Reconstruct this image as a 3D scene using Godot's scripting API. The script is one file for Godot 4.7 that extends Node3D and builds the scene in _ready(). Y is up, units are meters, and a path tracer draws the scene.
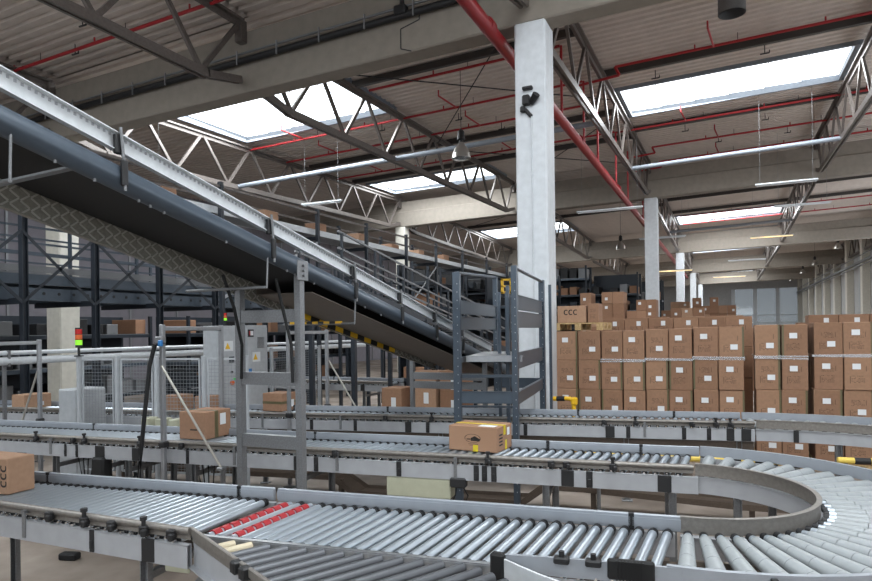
extends Node3D
# Distribution hall: X runs across the hall, Zb = -Z runs down the hall away from the camera, Y is up, metres.

const SLOPE := 0.03           # the roof rises gently towards the right-hand wall
var M := {}
var taken := {}
var rng := RandomNumberGenerator.new()
var mesh_cache := {}

# ------------------------------------------------------------------ helpers
func W(x: float, y: float, zb: float) -> Vector3:
	return Vector3(x, y, -zb)

func S() -> SurfaceTool:
	var st := SurfaceTool.new()
	st.begin(Mesh.PRIMITIVE_TRIANGLES)
	return st

func tri(st: SurfaceTool, a: Vector3, b: Vector3, c: Vector3, n: Vector3) -> void:
	st.set_normal(n)
	if (b - a).cross(c - a).dot(n) > 0.0:
		st.add_vertex(a); st.add_vertex(c); st.add_vertex(b)
	else:
		st.add_vertex(a); st.add_vertex(b); st.add_vertex(c)

func quad(st: SurfaceTool, a: Vector3, b: Vector3, c: Vector3, d: Vector3, n: Vector3) -> void:
	tri(st, a, b, c, n)
	tri(st, a, c, d, n)

func uvquad(st: SurfaceTool, a: Vector3, b: Vector3, c: Vector3, d: Vector3, n: Vector3) -> void:
	# a top left, b top right, c bottom right, d bottom left, clockwise seen from n
	st.set_normal(n)
	for v in [[a, Vector2(0, 0)], [b, Vector2(1, 0)], [c, Vector2(1, 1)], [a, Vector2(0, 0)], [c, Vector2(1, 1)], [d, Vector2(0, 1)]]:
		st.set_uv(v[1]); st.add_vertex(v[0])

func bx(st: SurfaceTool, c: Vector3, s: Vector3, b: Basis = Basis()) -> void:
	var h := s * 0.5
	for ax in 3:
		var u := (ax + 1) % 3
		var v := (ax + 2) % 3
		for sg in [-1.0, 1.0]:
			var n := Vector3.ZERO; n[ax] = sg
			var p := []
			for k in [[-1, -1], [1, -1], [1, 1], [-1, 1]]:
				var w := Vector3.ZERO
				w[ax] = sg * h[ax]; w[u] = k[0] * h[u]; w[v] = k[1] * h[v]
				p.append(c + b * w)
			quad(st, p[0], p[1], p[2], p[3], (b * n).normalized())

func bevel(st: SurfaceTool, c: Vector3, s: Vector3, e: float, b: Basis = Basis()) -> void:
	var h := s * 0.5
	var i := h - Vector3(e, e, e)
	for ax in 3:
		var u := (ax + 1) % 3
		var v := (ax + 2) % 3
		for sg in [-1.0, 1.0]:
			var n := Vector3.ZERO; n[ax] = sg
			var p := []
			for k in [[-1, -1], [1, -1], [1, 1], [-1, 1]]:
				var w := Vector3.ZERO
				w[ax] = sg * h[ax]; w[u] = k[0] * i[u]; w[v] = k[1] * i[v]
				p.append(c + b * w)
			quad(st, p[0], p[1], p[2], p[3], b * n)
		for s1 in [-1.0, 1.0]:
			for s2 in [-1.0, 1.0]:
				var p2 := []
				for k in [[-1, 0], [1, 0], [1, 1], [-1, 1]]:
					var w2 := Vector3.ZERO
					w2[ax] = k[0] * i[ax]
					w2[u] = s1 * (h[u] if k[1] == 0 else i[u])
					w2[v] = s2 * (i[v] if k[1] == 0 else h[v])
					p2.append(c + b * w2)
				var n2 := Vector3.ZERO
				n2[u] = s1; n2[v] = s2
				quad(st, p2[0], p2[1], p2[2], p2[3], (b * n2).normalized())
	for sx in [-1.0, 1.0]:
		for sy in [-1.0, 1.0]:
			for sz in [-1.0, 1.0]:
				tri(st, c + b * Vector3(sx * h.x, sy * i.y, sz * i.z), c + b * Vector3(sx * i.x, sy * h.y, sz * i.z), c + b * Vector3(sx * i.x, sy * i.y, sz * h.z), (b * Vector3(sx, sy, sz)).normalized())

func frame_of(p: Vector3, q: Vector3, up: Vector3 = Vector3.UP) -> Basis:
	var f := (q - p).normalized()
	if absf(f.dot(up)) > 0.999:
		up = Vector3.RIGHT
	var r := f.cross(up).normalized()
	return Basis(r, r.cross(f).normalized(), -f)

# straight bar from p to q, w wide (sideways) and h high
func bar(st: SurfaceTool, p: Vector3, q: Vector3, w: float, h: float, e := 0.0) -> void:
	var b := frame_of(p, q)
	var s := Vector3(w, h, p.distance_to(q))
	if e > 0.0:
		bevel(st, (p + q) * 0.5, s, e, b)
	else:
		bx(st, (p + q) * 0.5, s, b)

func tube(st: SurfaceTool, p: Vector3, q: Vector3, r: float, n := 10, r2 := -1.0, caps := true) -> void:
	if r2 < 0.0: r2 = r
	var b := frame_of(p, q)
	var slope := (r - r2) / maxf(p.distance_to(q), 0.0001)
	for k in n:
		var a0 := TAU * k / n
		var a1 := TAU * (k + 1) / n
		var d0 := b.x * cos(a0) + b.y * sin(a0)
		var d1 := b.x * cos(a1) + b.y * sin(a1)
		var n0 := (d0 - b.z * slope).normalized()
		var n1 := (d1 - b.z * slope).normalized()
		var v := [p + d0 * r, p + d1 * r, q + d1 * r2, q + d0 * r2]
		var nn := [n0, n1, n1, n0]
		var order := [0, 1, 2, 0, 2, 3]
		if (v[1] - v[0]).cross(v[2] - v[0]).dot(n0) > 0.0:
			order = [0, 2, 1, 0, 3, 2]
		for o in order:
			st.set_normal(nn[o]); st.add_vertex(v[o])
		if caps:
			tri(st, p, p + d0 * r, p + d1 * r, b.z)
			tri(st, q, q + d0 * r2, q + d1 * r2, -b.z)

# a profile (x sideways, y up), closed, carried along the polyline
func sweep(st: SurfaceTool, pts: Array, prof: Array, smooth := false) -> void:
	var rings := []
	var fr := []
	for i in pts.size():
		var t: Vector3
		if i == 0: t = pts[1] - pts[0]
		elif i == pts.size() - 1: t = pts[i] - pts[i - 1]
		else: t = (pts[i + 1] - pts[i]).normalized() + (pts[i] - pts[i - 1]).normalized()
		var b := frame_of(Vector3.ZERO, t)
		fr.append(b)
		var ring := []
		for p in prof:
			ring.append(pts[i] + b.x * p.x + b.y * p.y)
		rings.append(ring)
	var m := prof.size()
	var area := 0.0
	for k in m:
		area += prof[k].x * prof[(k + 1) % m].y - prof[(k + 1) % m].x * prof[k].y
	var sg := 1.0 if area > 0.0 else -1.0
	for i in pts.size() - 1:
		for k in m:
			var e: Vector2 = prof[(k + 1) % m] - prof[k]
			var pn := Vector2(e.y, -e.x).normalized() * sg
			var na: Vector3 = fr[i].x * pn.x + fr[i].y * pn.y
			var nb: Vector3 = fr[i + 1].x * pn.x + fr[i + 1].y * pn.y
			var v := [rings[i][k], rings[i][(k + 1) % m], rings[i + 1][(k + 1) % m], rings[i + 1][k]]
			var nn := [na, na, nb, nb]
			if smooth:
				var c0: Vector2 = prof[k].normalized()
				var c1: Vector2 = prof[(k + 1) % m].normalized()
				nn = [fr[i].x * c0.x + fr[i].y * c0.y, fr[i].x * c1.x + fr[i].y * c1.y, fr[i + 1].x * c1.x + fr[i + 1].y * c1.y, fr[i + 1].x * c0.x + fr[i + 1].y * c0.y]
			var order := [0, 1, 2, 0, 2, 3]
			if (v[1] - v[0]).cross(v[2] - v[0]).dot(nn[0]) > 0.0:
				order = [0, 2, 1, 0, 3, 2]
			for o in order:
				st.set_normal(nn[o]); st.add_vertex(v[o])
	for en in [0, pts.size() - 1]:
		var nrm: Vector3 = fr[en].z if en == 0 else -fr[en].z
		for k in range(1, m - 1):
			tri(st, rings[en][0], rings[en][k], rings[en][k + 1], nrm)

func rect(w: float, h: float, ox := 0.0, oy := 0.0) -> Array:
	return [Vector2(ox - w / 2, oy - h / 2), Vector2(ox + w / 2, oy - h / 2), Vector2(ox + w / 2, oy + h / 2), Vector2(ox - w / 2, oy + h / 2)]

func lathe(st: SurfaceTool, at: Vector3, prof: Array, n := 20, b: Basis = Basis()) -> void:
	for i in prof.size() - 1:
		var d: Vector2 = prof[i + 1] - prof[i]
		var pn := Vector2(d.y, -d.x).normalized()
		for k in n:
			var v := []
			var nn := []
			for c in [[i, k], [i, k + 1], [i + 1, k + 1], [i + 1, k]]:
				var a: float = TAU * c[1] / n
				var dir := Vector3(cos(a), 0, sin(a))
				v.append(at + b * (dir * prof[c[0]].x + Vector3.UP * prof[c[0]].y))
				nn.append((b * (dir * pn.x + Vector3.UP * pn.y)).normalized())
			var order := [0, 1, 2, 0, 2, 3]
			if (v[1] - v[0]).cross(v[2] - v[0]).dot(nn[0]) > 0.0 or (v[2] - v[0]).cross(v[3] - v[0]).dot(nn[2]) > 0.0:
				order = [0, 2, 1, 0, 3, 2]
			for o in order:
				st.set_normal(nn[o]); st.add_vertex(v[o])

func numbered(called: String) -> String:
	var n: int = taken.get(called, 0)
	taken[called] = n + 1
	return called if n == 0 else "%s_%03d" % [called, n]

func thing(called: String, label: String, category: String, at := Vector3.ZERO, turn := 0.0, group := "") -> Node3D:
	var o := Node3D.new()
	o.name = numbered(called)
	add_child(o)
	o.position = at
	o.rotation.y = turn
	tag(o, label, category, group)
	return o

func tag(o: Node, label: String, category: String, group := "", kind := "") -> void:
	if label: o.set_meta("label", label)
	if category: o.set_meta("category", category)
	if group: o.set_meta("group", group)
	if kind: o.set_meta("kind", kind)

# mesh built in the coordinates of its parent
func part(called: String, st: SurfaceTool, m: Material, parent: Node3D) -> MeshInstance3D:
	var o := MeshInstance3D.new()
	o.mesh = st.commit()
	o.mesh.surface_set_material(0, m)
	o.name = called
	parent.add_child(o, true)
	return o

# mesh built in world coordinates, hung under its parent
func wpart(called: String, st: SurfaceTool, m: Material, parent: Node3D) -> MeshInstance3D:
	var o := part(called, st, m, parent)
	o.global_transform = Transform3D.IDENTITY
	return o

func inst(called: String, mesh: Mesh, parent: Node3D, xf: Transform3D) -> MeshInstance3D:
	var o := MeshInstance3D.new()
	o.mesh = mesh
	o.name = called
	parent.add_child(o, true)
	o.transform = xf
	return o

func struct_root(called: String, label := "") -> Node3D:
	var o := Node3D.new()
	o.name = called
	add_child(o)
	o.set_meta("kind", "structure")
	if label: o.set_meta("label", label)
	return o

func struct(called: String, st: SurfaceTool, m: Material) -> MeshInstance3D:
	var o := part(numbered(called), st, m, self)
	o.set_meta("kind", "structure")
	return o

func solo(called: String, st: SurfaceTool, m: Material, label: String, category: String, group := "") -> MeshInstance3D:
	var o := part(numbered(called), st, m, self)
	tag(o, label, category, group)
	return o

# ------------------------------------------------------------------ materials
func noise_tex(a: Color, b: Color, freq: float, sd: int, oct := 4, size := 256, power := 1.0, streak := Vector2.ONE) -> ImageTexture:
	var n := FastNoiseLite.new()
	n.seed = sd
	n.frequency = freq
	n.fractal_octaves = oct
	var src := n.get_seamless_image(int(size * streak.x), int(size * streak.y))
	src.convert(Image.FORMAT_L8)
	var im := Image.create(size, size, false, Image.FORMAT_RGB8)
	for y in size:
		for x in size:
			var t := pow(src.get_pixel(int(x * streak.x), int(y * streak.y)).r, power)
			im.set_pixel(x, y, a.lerp(b, t))
	im.generate_mipmaps()
	return ImageTexture.create_from_image(im)

func c8(r: int, g: int, b: int) -> Color:
	return Color8(r, g, b)

func mat(key: String, col: Color, rough: float, metal := 0.0, tex: Texture2D = null, scale := 1.0) -> StandardMaterial3D:
	var m := StandardMaterial3D.new()
	m.albedo_color = col
	m.roughness = rough
	m.metallic = metal
	if tex:
		m.albedo_texture = tex
		m.uv1_triplanar = true
		m.uv1_world_triplanar = true
		m.uv1_scale = Vector3.ONE * scale
	M[key] = m
	return m

func make_materials() -> void:
	var soft := noise_tex(Color(0.93, 0.93, 0.93), Color(1, 1, 1), 0.03, 3, 5)
	var mottle := noise_tex(Color(0.86, 0.85, 0.84), Color(1, 1, 1), 0.05, 8, 5)
	var grain := noise_tex(Color(0.9, 0.9, 0.9), Color(1, 1, 1), 0.12, 5, 3)
	var floor_t := noise_tex(c8(100, 89, 80), c8(174, 162, 151), 0.010, 21, 6, 512)
	mat("floor", Color(1, 1, 1), 0.62, 0.0, floor_t, 0.16)
	M.floor.roughness_texture = noise_tex(Color(0.55, 0.55, 0.55), Color(1, 1, 1), 0.014, 5, 5)
	M.floor.roughness = 0.8
	mat("deck", c8(206, 194, 185), 0.55, 0.0, soft, 0.35)
	mat("beam", c8(140, 132, 122), 0.85, 0.0, soft, 0.5)
	mat("column", c8(208, 212, 216), 0.6, 0.0, soft, 0.7)
	mat("column_cream", c8(210, 206, 195), 0.6, 0.0, soft, 0.7)
	mat("wall", c8(180, 180, 180), 0.8, 0.0, soft, 0.3)
	mat("wall_panel", c8(136, 132, 140), 0.7, 0.0, soft, 0.3)
	mat("truss", c8(112, 105, 101), 0.4, 0.35, mottle, 1.2)
	mat("purlin", c8(66, 62, 60), 0.5, 0.2)
	mat("silver_tube", c8(140, 147, 156), 0.55, 0.2, soft, 1.0)
	mat("red", c8(140, 24, 30), 0.38)
	mat("red_thin", c8(158, 32, 38), 0.5)
	mat("black", c8(22, 22, 24), 0.55)
	mat("rubber", c8(14, 14, 15), 0.75, 0.0, grain, 2.0)
	mat("zinc", c8(176, 185, 193), 0.32, 0.72)
	mat("chrome", c8(220, 222, 224), 0.12, 1.0)
	mat("alu", c8(158, 160, 163), 0.38, 0.7, soft, 2.0)
	mat("alu_dull", c8(138, 134, 129), 0.5, 0.5, mottle, 2.5)
	mat("frame", c8(164, 166, 170), 0.5, 0.15, soft, 0.8)
	mat("guide", c8(152, 157, 164), 0.45, 0.25, soft, 0.8)
	mat("galv", c8(130, 132, 135), 0.45, 0.5, mottle, 4.0)
	mat("galv_roller", c8(86, 88, 92), 0.45, 0.45)
	mat("chrome_dull", c8(168, 164, 156), 0.45, 0.4)
	mat("yellow_pale", c8(214, 186, 84), 0.5)
	mat("pvc", c8(148, 153, 155), 0.42, 0.0, soft, 3.0)
	mat("cream_plastic", c8(184, 172, 146), 0.5)
	mat("red_plastic", c8(150, 34, 40), 0.4)
	mat("slot", c8(150, 153, 157), 0.6)
	mat("steelblue", c8(72, 82, 93), 0.36, 0.25, soft, 1.0)
	mat("darkblue", c8(40, 46, 54), 0.45, 0.2, soft, 1.0)
	mat("white_rail", c8(206, 210, 213), 0.42, 0.15, soft, 2.0)
	mat("tread", c8(136, 134, 126), 0.5, 0.2, mottle, 3.0)
	mat("lug", c8(172, 170, 162), 0.4, 0.3)
	mat("belt", c8(16, 16, 17), 0.7, 0.0, grain, 3.0)
	mat("under_sheet", c8(120, 110, 102), 0.5, 0.3, soft, 1.0)
	mat("card", c8(154, 118, 93), 0.85, 0.0, soft, 2.2)
	mat("card_dark", c8(141, 105, 81), 0.85, 0.0, soft, 2.2)
	mat("card_light", c8(168, 133, 107), 0.85, 0.0, soft, 2.2)
	mat("paper", c8(214, 216, 218), 0.7)
	mat("ink", c8(36, 30, 28), 0.8)
	mat("tape_olive", c8(96, 88, 62), 0.3)
	mat("tape_yellow", c8(206, 184, 30), 0.4)
	mat("tape_clear", c8(170, 140, 108), 0.22)
	mat("wood", c8(196, 168, 122), 0.8, 0.0, noise_tex(Color(0.75, 0.72, 0.68), Color(1, 1, 1), 0.03, 9, 4), 3.0)
	mat("yellow", c8(226, 178, 30), 0.45)
	mat("cabinet", c8(176, 180, 184), 0.45, 0.1, soft, 1.0)
	mat("cream_box", c8(172, 172, 150), 0.5, 0.0, soft, 1.0)
	mat("brown_plate", c8(92, 80, 70), 0.6, 0.2, mottle, 2.0)
	mat("blue", c8(40, 110, 170), 0.4)
	mat("green_led", c8(60, 200, 90), 0.4)
	mat("orange", c8(210, 96, 34), 0.4)
	mat("red_lens", c8(190, 30, 30), 0.25)
	mat("wall_glass", c8(150, 156, 160), 0.3)
	mat("mesh_wire", c8(140, 144, 148), 0.45, 0.4)
	mat("lampshade", c8(170, 166, 160), 0.3, 0.7)
	mat("film", c8(225, 228, 232), 0.16)
	M.film.transparency = BaseMaterial3D.TRANSPARENCY_ALPHA
	M.film.albedo_color.a = 0.28
	var g := mat("glass", c8(200, 220, 230), 0.05)
	g.transparency = BaseMaterial3D.TRANSPARENCY_ALPHA
	g.albedo_color.a = 0.25
	var sk := mat("opal", c8(245, 247, 250), 0.6)
	sk.emission_enabled = true
	sk.emission = Color(0.95, 0.98, 1.0)
	sk.emission_energy_multiplier = 4.0
	var ow := mat("opal_window", c8(240, 244, 250), 0.6)
	ow.emission_enabled = true
	ow.emission = Color(0.93, 0.97, 1.0)
	ow.emission_energy_multiplier = 1.5
	var tl := mat("tube_lit", c8(255, 240, 205), 0.5)
	tl.emission_enabled = true
	tl.emission = Color(1.0, 0.87, 0.62)
	tl.emission_energy_multiplier = 1.6
	var gl := mat("green_lit", c8(150, 230, 60), 0.4)
	gl.emission_enabled = true
	gl.emission = Color(0.55, 0.95, 0.15)
	gl.emission_energy_multiplier = 0.6

# ------------------------------------------------------------------ main
func _ready() -> void:
	rng.seed = 4711
	# camera
	var cam := Camera3D.new()
	cam.name = "camera"
	add_child(cam)
	var near := 0.05
	cam.set_frustum(2.0 * near * 290.5 / 630.0, Vector2(0, near * 39.5 / 630.0), near, 400.0)
	cam.position = Vector3(0, 2.0, 0)
	cam.rotation = Vector3(0, deg_to_rad(24.8), deg_to_rad(-0.8))
	cam.current = true
	# sky and exposure
	var we := WorldEnvironment.new()
	we.name = "world_environment"
	var env := Environment.new()
	env.background_mode = Environment.BG_SKY
	var sky := Sky.new()
	var sm := ProceduralSkyMaterial.new()
	sm.sky_top_color = Color(0.70, 0.77, 0.86)
	sm.sky_horizon_color = Color(0.86, 0.89, 0.92)
	sm.ground_horizon_color = Color(0.6, 0.6, 0.58)
	sm.ground_bottom_color = Color(0.45, 0.44, 0.42)
	sm.sky_energy_multiplier = 0.75
	sky.sky_material = sm
	env.sky = sky
	env.tonemap_mode = Environment.TONE_MAPPER_LINEAR
	env.tonemap_exposure = 0.78
	env.sdfgi_enabled = true
	env.ssao_enabled = true
	env.ssil_enabled = true
	we.environment = env
	add_child(we)
	make_materials()
	build_hall()
	build_roof_steel()
	build_pipes_and_lamps()
	build_main_conveyors()
	build_incline()
	build_tower()
	build_left_structures()
	build_cartons()
	build_details()

# ------------------------------------------------------------------ the hall
const BEAM_Z := [-7.4, 9.8, 27.0, 44.2, 61.4, 78.6]
const TRUSS_X := [-19.9, -14.2, -8.5, -2.8, 3.08, 8.7]
const SKYLIGHT_ENERGY := 5.0
const WINDOW_ENERGY := 0.7
const SIDE_ENERGY := 1.9

# the roof has its ridge over the second concrete beam
func ridge(z: float) -> float:
	return 0.42 * maxf(0.0, 1.0 - absf(z - 27.0) / 17.2)

func roof_y(x: float, z: float) -> float:
	return 8.41 + SLOPE * (x + 2.8) + ridge(z)

func chord_y(x: float, z: float) -> float:
	return 6.86 + SLOPE * (x + 2.8) + ridge(z)

# skylights: [x0, x1, z0, z1]
const SKYLIGHTS := [
	[-14.05, -8.65, 11.6, 16.0], [-14.05, -8.65, 23.6, 26.0], [-14.05, -8.65, 37.2, 40.4], [-14.05, -8.65, 52.0, 55.0], [-14.05, -8.65, 66.0, 69.0],
	[-2.65, 2.93, 18.0, 20.6], [-2.65, 2.93, 39.6, 42.4], [-2.65, 2.93, 47.0, 50.0], [-2.65, 2.93, 56.0, 59.0], [-2.65, 2.93, 66.0, 69.0], [-2.65, 2.93, 74.0, 77.0], [-2.65, 2.93, 83.0, 86.0],
	[-2.65, 2.93, 2.2, 5.2], [-14.05, -8.65, 0.6, 3.4], [-2.65, 2.93, -5.6, -3.0]]

func build_hall() -> void:
	var st := S()
	bx(st, W(-6, -0.1, 44), Vector3(32, 0.2, 106))
	struct("floor", st, M.floor)
	st = S()
	bx(st, W(9.2, 5, 44), Vector3(0.4, 11, 106))
	var wr := struct("wall_right", st, M.wall)
	# pilasters and slit windows of the right-hand wall, far down the hall
	for k in 17:
		var z := -3.6 + 6.2 * k
		st = S()
		bevel(st, W(8.75, 4.5, z), Vector3(0.5, 9.4, 0.75), 0.03)
		part("pilaster", st, M.column_cream, wr)
		st = S()
		var near_one: bool = k < 8
		var ww := 2.6 if near_one else 1.0
		bx(st, W(8.97, 5.0, z + 3.1), Vector3(0.06, 4.5, ww + 0.2))
		var wf := part("wall_window", st, M.alu, wr)
		st = S()
		bx(st, W(8.93, 5.0, z + 3.1), Vector3(0.03, 4.2, ww))
		part("pane", st, M.opal_window if near_one else M.wall_glass, wf)
		if near_one:
			var sl := AreaLight3D.new()
			sl.name = "side_window_glow_%d" % k
			sl.area_size = Vector2(ww, 4.1)
			sl.area_normalize_energy = false
			sl.light_energy = SIDE_ENERGY
			sl.light_color = Color(0.95, 0.975, 1.0)
			sl.area_range = 120.0
			sl.shadow_enabled = true
			add_child(sl)
			sl.position = W(8.88, 5.0, z + 3.1)
			sl.rotation = Vector3(0, deg_to_rad(90), 0)
	for d in [[6.3, 0.16], [6.05, 0.06], [6.75, 0.05]]:
		st = S()
		bar(st, W(8.42, d[0], 40), W(8.42, d[0], 96), d[1], d[1])
		part("crane_rail", st, M.galv, wr)
	st = S()
	bx(st, W(-22.1, 5, 44), Vector3(0.2, 11, 106))
	var wl := struct("wall_left", st, M.wall_panel)
	for k in 20:
		st = S()
		bx(st, W(-21.97, 5, -6 + 2.4 * k), Vector3(0.05, 10, 0.08))
		part("panel_joint", st, M.alu, wl)
	# wall behind the camera with its high band of glazing
	var wb := struct_root("wall_back")
	for r in [[-22.0, 9.0, 0.0, 3.2], [-22.0, 9.0, 7.4, 10.5], [-22.0, -17.0, 3.2, 7.4], [7.0, 9.0, 3.2, 7.4]]:
		st = S()
		bx(st, W((r[0] + r[1]) / 2, (r[2] + r[3]) / 2, -9.1), Vector3(r[1] - r[0], r[3] - r[2], 0.2))
		part("wall_section", st, M.wall, wb)
	var bw := struct_root("window_20")
	for k in 8:
		st = S()
		bx(st, W(-15.5 + 3.0 * k, 5.3, -9.1), Vector3(2.9, 4.1, 0.02))
		part("pane", st, M.opal_window, bw)
		st = S()
		bx(st, W(-17.0 + 3.0 * k, 5.3, -9.08), Vector3(0.1, 4.2, 0.1))
		part("glazing_bar", st, M.alu, bw)
	var wl2 := AreaLight3D.new()
	wl2.name = "window_glow"
	wl2.area_size = Vector2(23.8, 4.0)
	wl2.area_normalize_energy = false
	wl2.light_energy = WINDOW_ENERGY
	wl2.light_color = Color(0.93, 0.97, 1.0)
	wl2.area_range = 120.0
	wl2.shadow_enabled = true
	add_child(wl2)
	wl2.position = W(-5.0, 5.3, -8.95)
	# end wall with its row of windows
	var we := struct_root("wall_front")
	for r in [[-22.0, 0.6, 0.0, 10.5], [0.6, 8.9, 7.0, 10.5], [0.6, 8.9, 0.0, 1.2]]:
		st = S()
		bx(st, W((r[0] + r[1]) / 2, (r[2] + r[3]) / 2, 96.2), Vector3(r[1] - r[0], r[3] - r[2], 0.3))
		part("wall_section", st, M.wall, we)
	for k in 4:
		st = S()
		bx(st, W(0.8 + 2.7 * k, 4.1, 96.1), Vector3(0.45, 5.8, 0.5))
		part("mullion", st, M.column, we)
	for y in [3.4, 2.4]:
		st = S()
		bx(st, W(4.7, y, 96.0), Vector3(8.2, 0.1, 0.2))
		part("transom", st, M.column, we)
	for k in 3:
		st = S()
		bx(st, W(2.15 + 2.7 * k, 4.1, 96.2), Vector3(2.25, 5.8, 0.03))
		part("pane", st, M.glass, we)
	# roof: corrugated sheets between the trusses, left open where the skylights are
	var roof := struct_root("ceiling")
	for i in range(-1, TRUSS_X.size()):
		var x0: float = -22.0 if i < 0 else TRUSS_X[i]
		var x1: float = 9.0 if i == TRUSS_X.size() - 1 else TRUSS_X[i + 1]
		var cuts := []
		for s in SKYLIGHTS:
			if s[0] > x0 and s[1] < x1: cuts.append([s[2], s[3]])
		cuts.sort_custom(func(a, b): return a[0] < b[0])
		var z := -9.0
		for c in cuts + [[96.3, 96.3]]:
			for brk in [9.8, 27.0, 44.2, 1000.0]:
				var e: float = minf(brk, c[0])
				if e > z:
					roof_sheet(roof, x0, x1, z, e)
					z = e
			z = c[1]
	var n := 0
	for s in SKYLIGHTS:
		n += 1
		skylight(n, s)
	# concrete cross beams
	n = 0
	for z in BEAM_Z:
		st = S()
		var p := W(-22, beam_y(-22.0, z), z)
		var q := W(9, beam_y(9.0, z), z)
		var o := Vector3(0, 0.36, 0)
		bar(st, p + o, q + o, 0.42, 0.72, 0.025)
		# a narrower web above the bottom flange
		bar(st, p + Vector3(0, 0.95, 0), q + Vector3(0, 0.95, 0), 0.3, 0.5)
		var b := solo("concrete_beam", st, M.beam, "long concrete roof beam resting on " + ["the columns behind the camera", "the near white column", "the second white column", "the third column down the hall", "the fourth column down the hall", "the fifth column down the hall"][n], "beam")
		# notched joint where two beams meet
		if z == 9.8:
			st = S()
			for j in [[-5.02, 0.42, -5.02, 0.08], [-5.02, 0.08, -4.82, 0.0], [-5.02, 0.42, -4.66, 0.5], [-4.66, 0.5, -4.66, 0.7]]:
				bar(st, W(j[0], beam_y(j[0], z) + j[1], z - 0.213), W(j[2], beam_y(j[2], z) + j[3], z - 0.213), 0.006, 0.018)
			part("joint", st, M.black, b)
		n += 1
	# columns
	for z in BEAM_Z:
		for x in [-14.2, -2.74]:
			if z < 0: continue
			var h := beam_y(x, z)
			st = S()
			bevel(st, W(x, h / 2, z), Vector3(0.5, h, 0.5), 0.025)
			var near_one: bool = z == 9.8 and x == -2.74
			var lab := "white square column with a small black fixture and thin conduit" if near_one else ("pale square column rising behind the dark steel gallery" if z == 9.8 else ("slim white roof column rising among the far carton stacks" if x > -5 else "pale roof column standing among the dark racks"))
			var col := solo("column", st, M.column if x > -5 else M.column_cream, lab, "column", "" if z == 9.8 else "distant columns " + ("on the left" if x < -5 else "on the right"))
			if near_one:
				st = S()
				tube(st, W(x + 0.02, 0.1, z - 0.262), W(x + 0.02, 5.3, z - 0.262), 0.012, 8)
				for y in [2.0, 2.8, 3.6, 4.4]:
					bx(st, W(x + 0.02, y, z - 0.26), Vector3(0.04, 0.03, 0.03))
				part("conduit", st, M.column, col)
				st = S()
				bevel(st, W(x - 0.05, 5.55, z - 0.30), Vector3(0.12, 0.16, 0.1), 0.02)
				bevel(st, W(x - 0.03, 5.74, z - 0.29), Vector3(0.16, 0.05, 0.08), 0.01)
				tube(st, W(x + 0.02, 5.5, z - 0.28), W(x + 0.13, 5.6, z - 0.36), 0.045, 10, 0.06)
				tube(st, W(x - 0.08, 5.42, z - 0.27), W(x + 0.02, 5.3, z - 0.27), 0.03, 8)
				bevel(st, W(x - 0.11, 5.42, z - 0.29), Vector3(0.08, 0.1, 0.08), 0.02)
				part("fixture", st, M.black, col)

func beam_y(x: float, z: float) -> float:
	return 6.80 + 0.022 * (x + 2.74) + ridge(z)

func roof_sheet(roof: Node3D, x0: float, x1: float, z0: float, z1: float) -> void:
	if z1 - z0 < 0.05: return
	var st := S()
	var up := Vector3(-SLOPE, 1, 0).normalized()
	var z := z0
	var pitch := 0.25
	var low := func(x: float, zz: float, h: float) -> Vector3: return W(x, roof_y(x, zz) + h, zz)
	while z < z1 - 0.001:
		var e := minf(z + pitch, z1)
		var prof := [[z, 0.0], [z + 0.11, 0.0], [z + 0.14, 0.05], [z + 0.22, 0.05], [z + 0.25, 0.0]]
		for k in 4:
			var a0 := minf(prof[k][0], e); var a1 := minf(prof[k + 1][0], e)
			if a1 - a0 < 0.001: continue
			var h0: float = prof[k][1]; var h1: float = prof[k + 1][1]
			var nn := Vector3(0, -(a1 - a0), -(h1 - h0)).normalized()
			quad(st, low.call(x0, a0, h0), low.call(x1, a0, h0), low.call(x1, a1, h1), low.call(x0, a1, h1), nn)
		z = e
	# insulation slab over the sheet
	for h in [[0.07, -1.0], [0.25, 1.0]]:
		quad(st, low.call(x0, z0, h[0]), low.call(x1, z0, h[0]), low.call(x1, z1, h[0]), low.call(x0, z1, h[0]), up * h[1])
	for zz in [z0, z1]:
		quad(st, low.call(x0, zz, 0.0), low.call(x1, zz, 0.0), low.call(x1, zz, 0.25), low.call(x0, zz, 0.25), Vector3(0, 0, 1 if zz == z0 else -1))
	part("roof_sheet", st, M.deck, roof)

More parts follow.
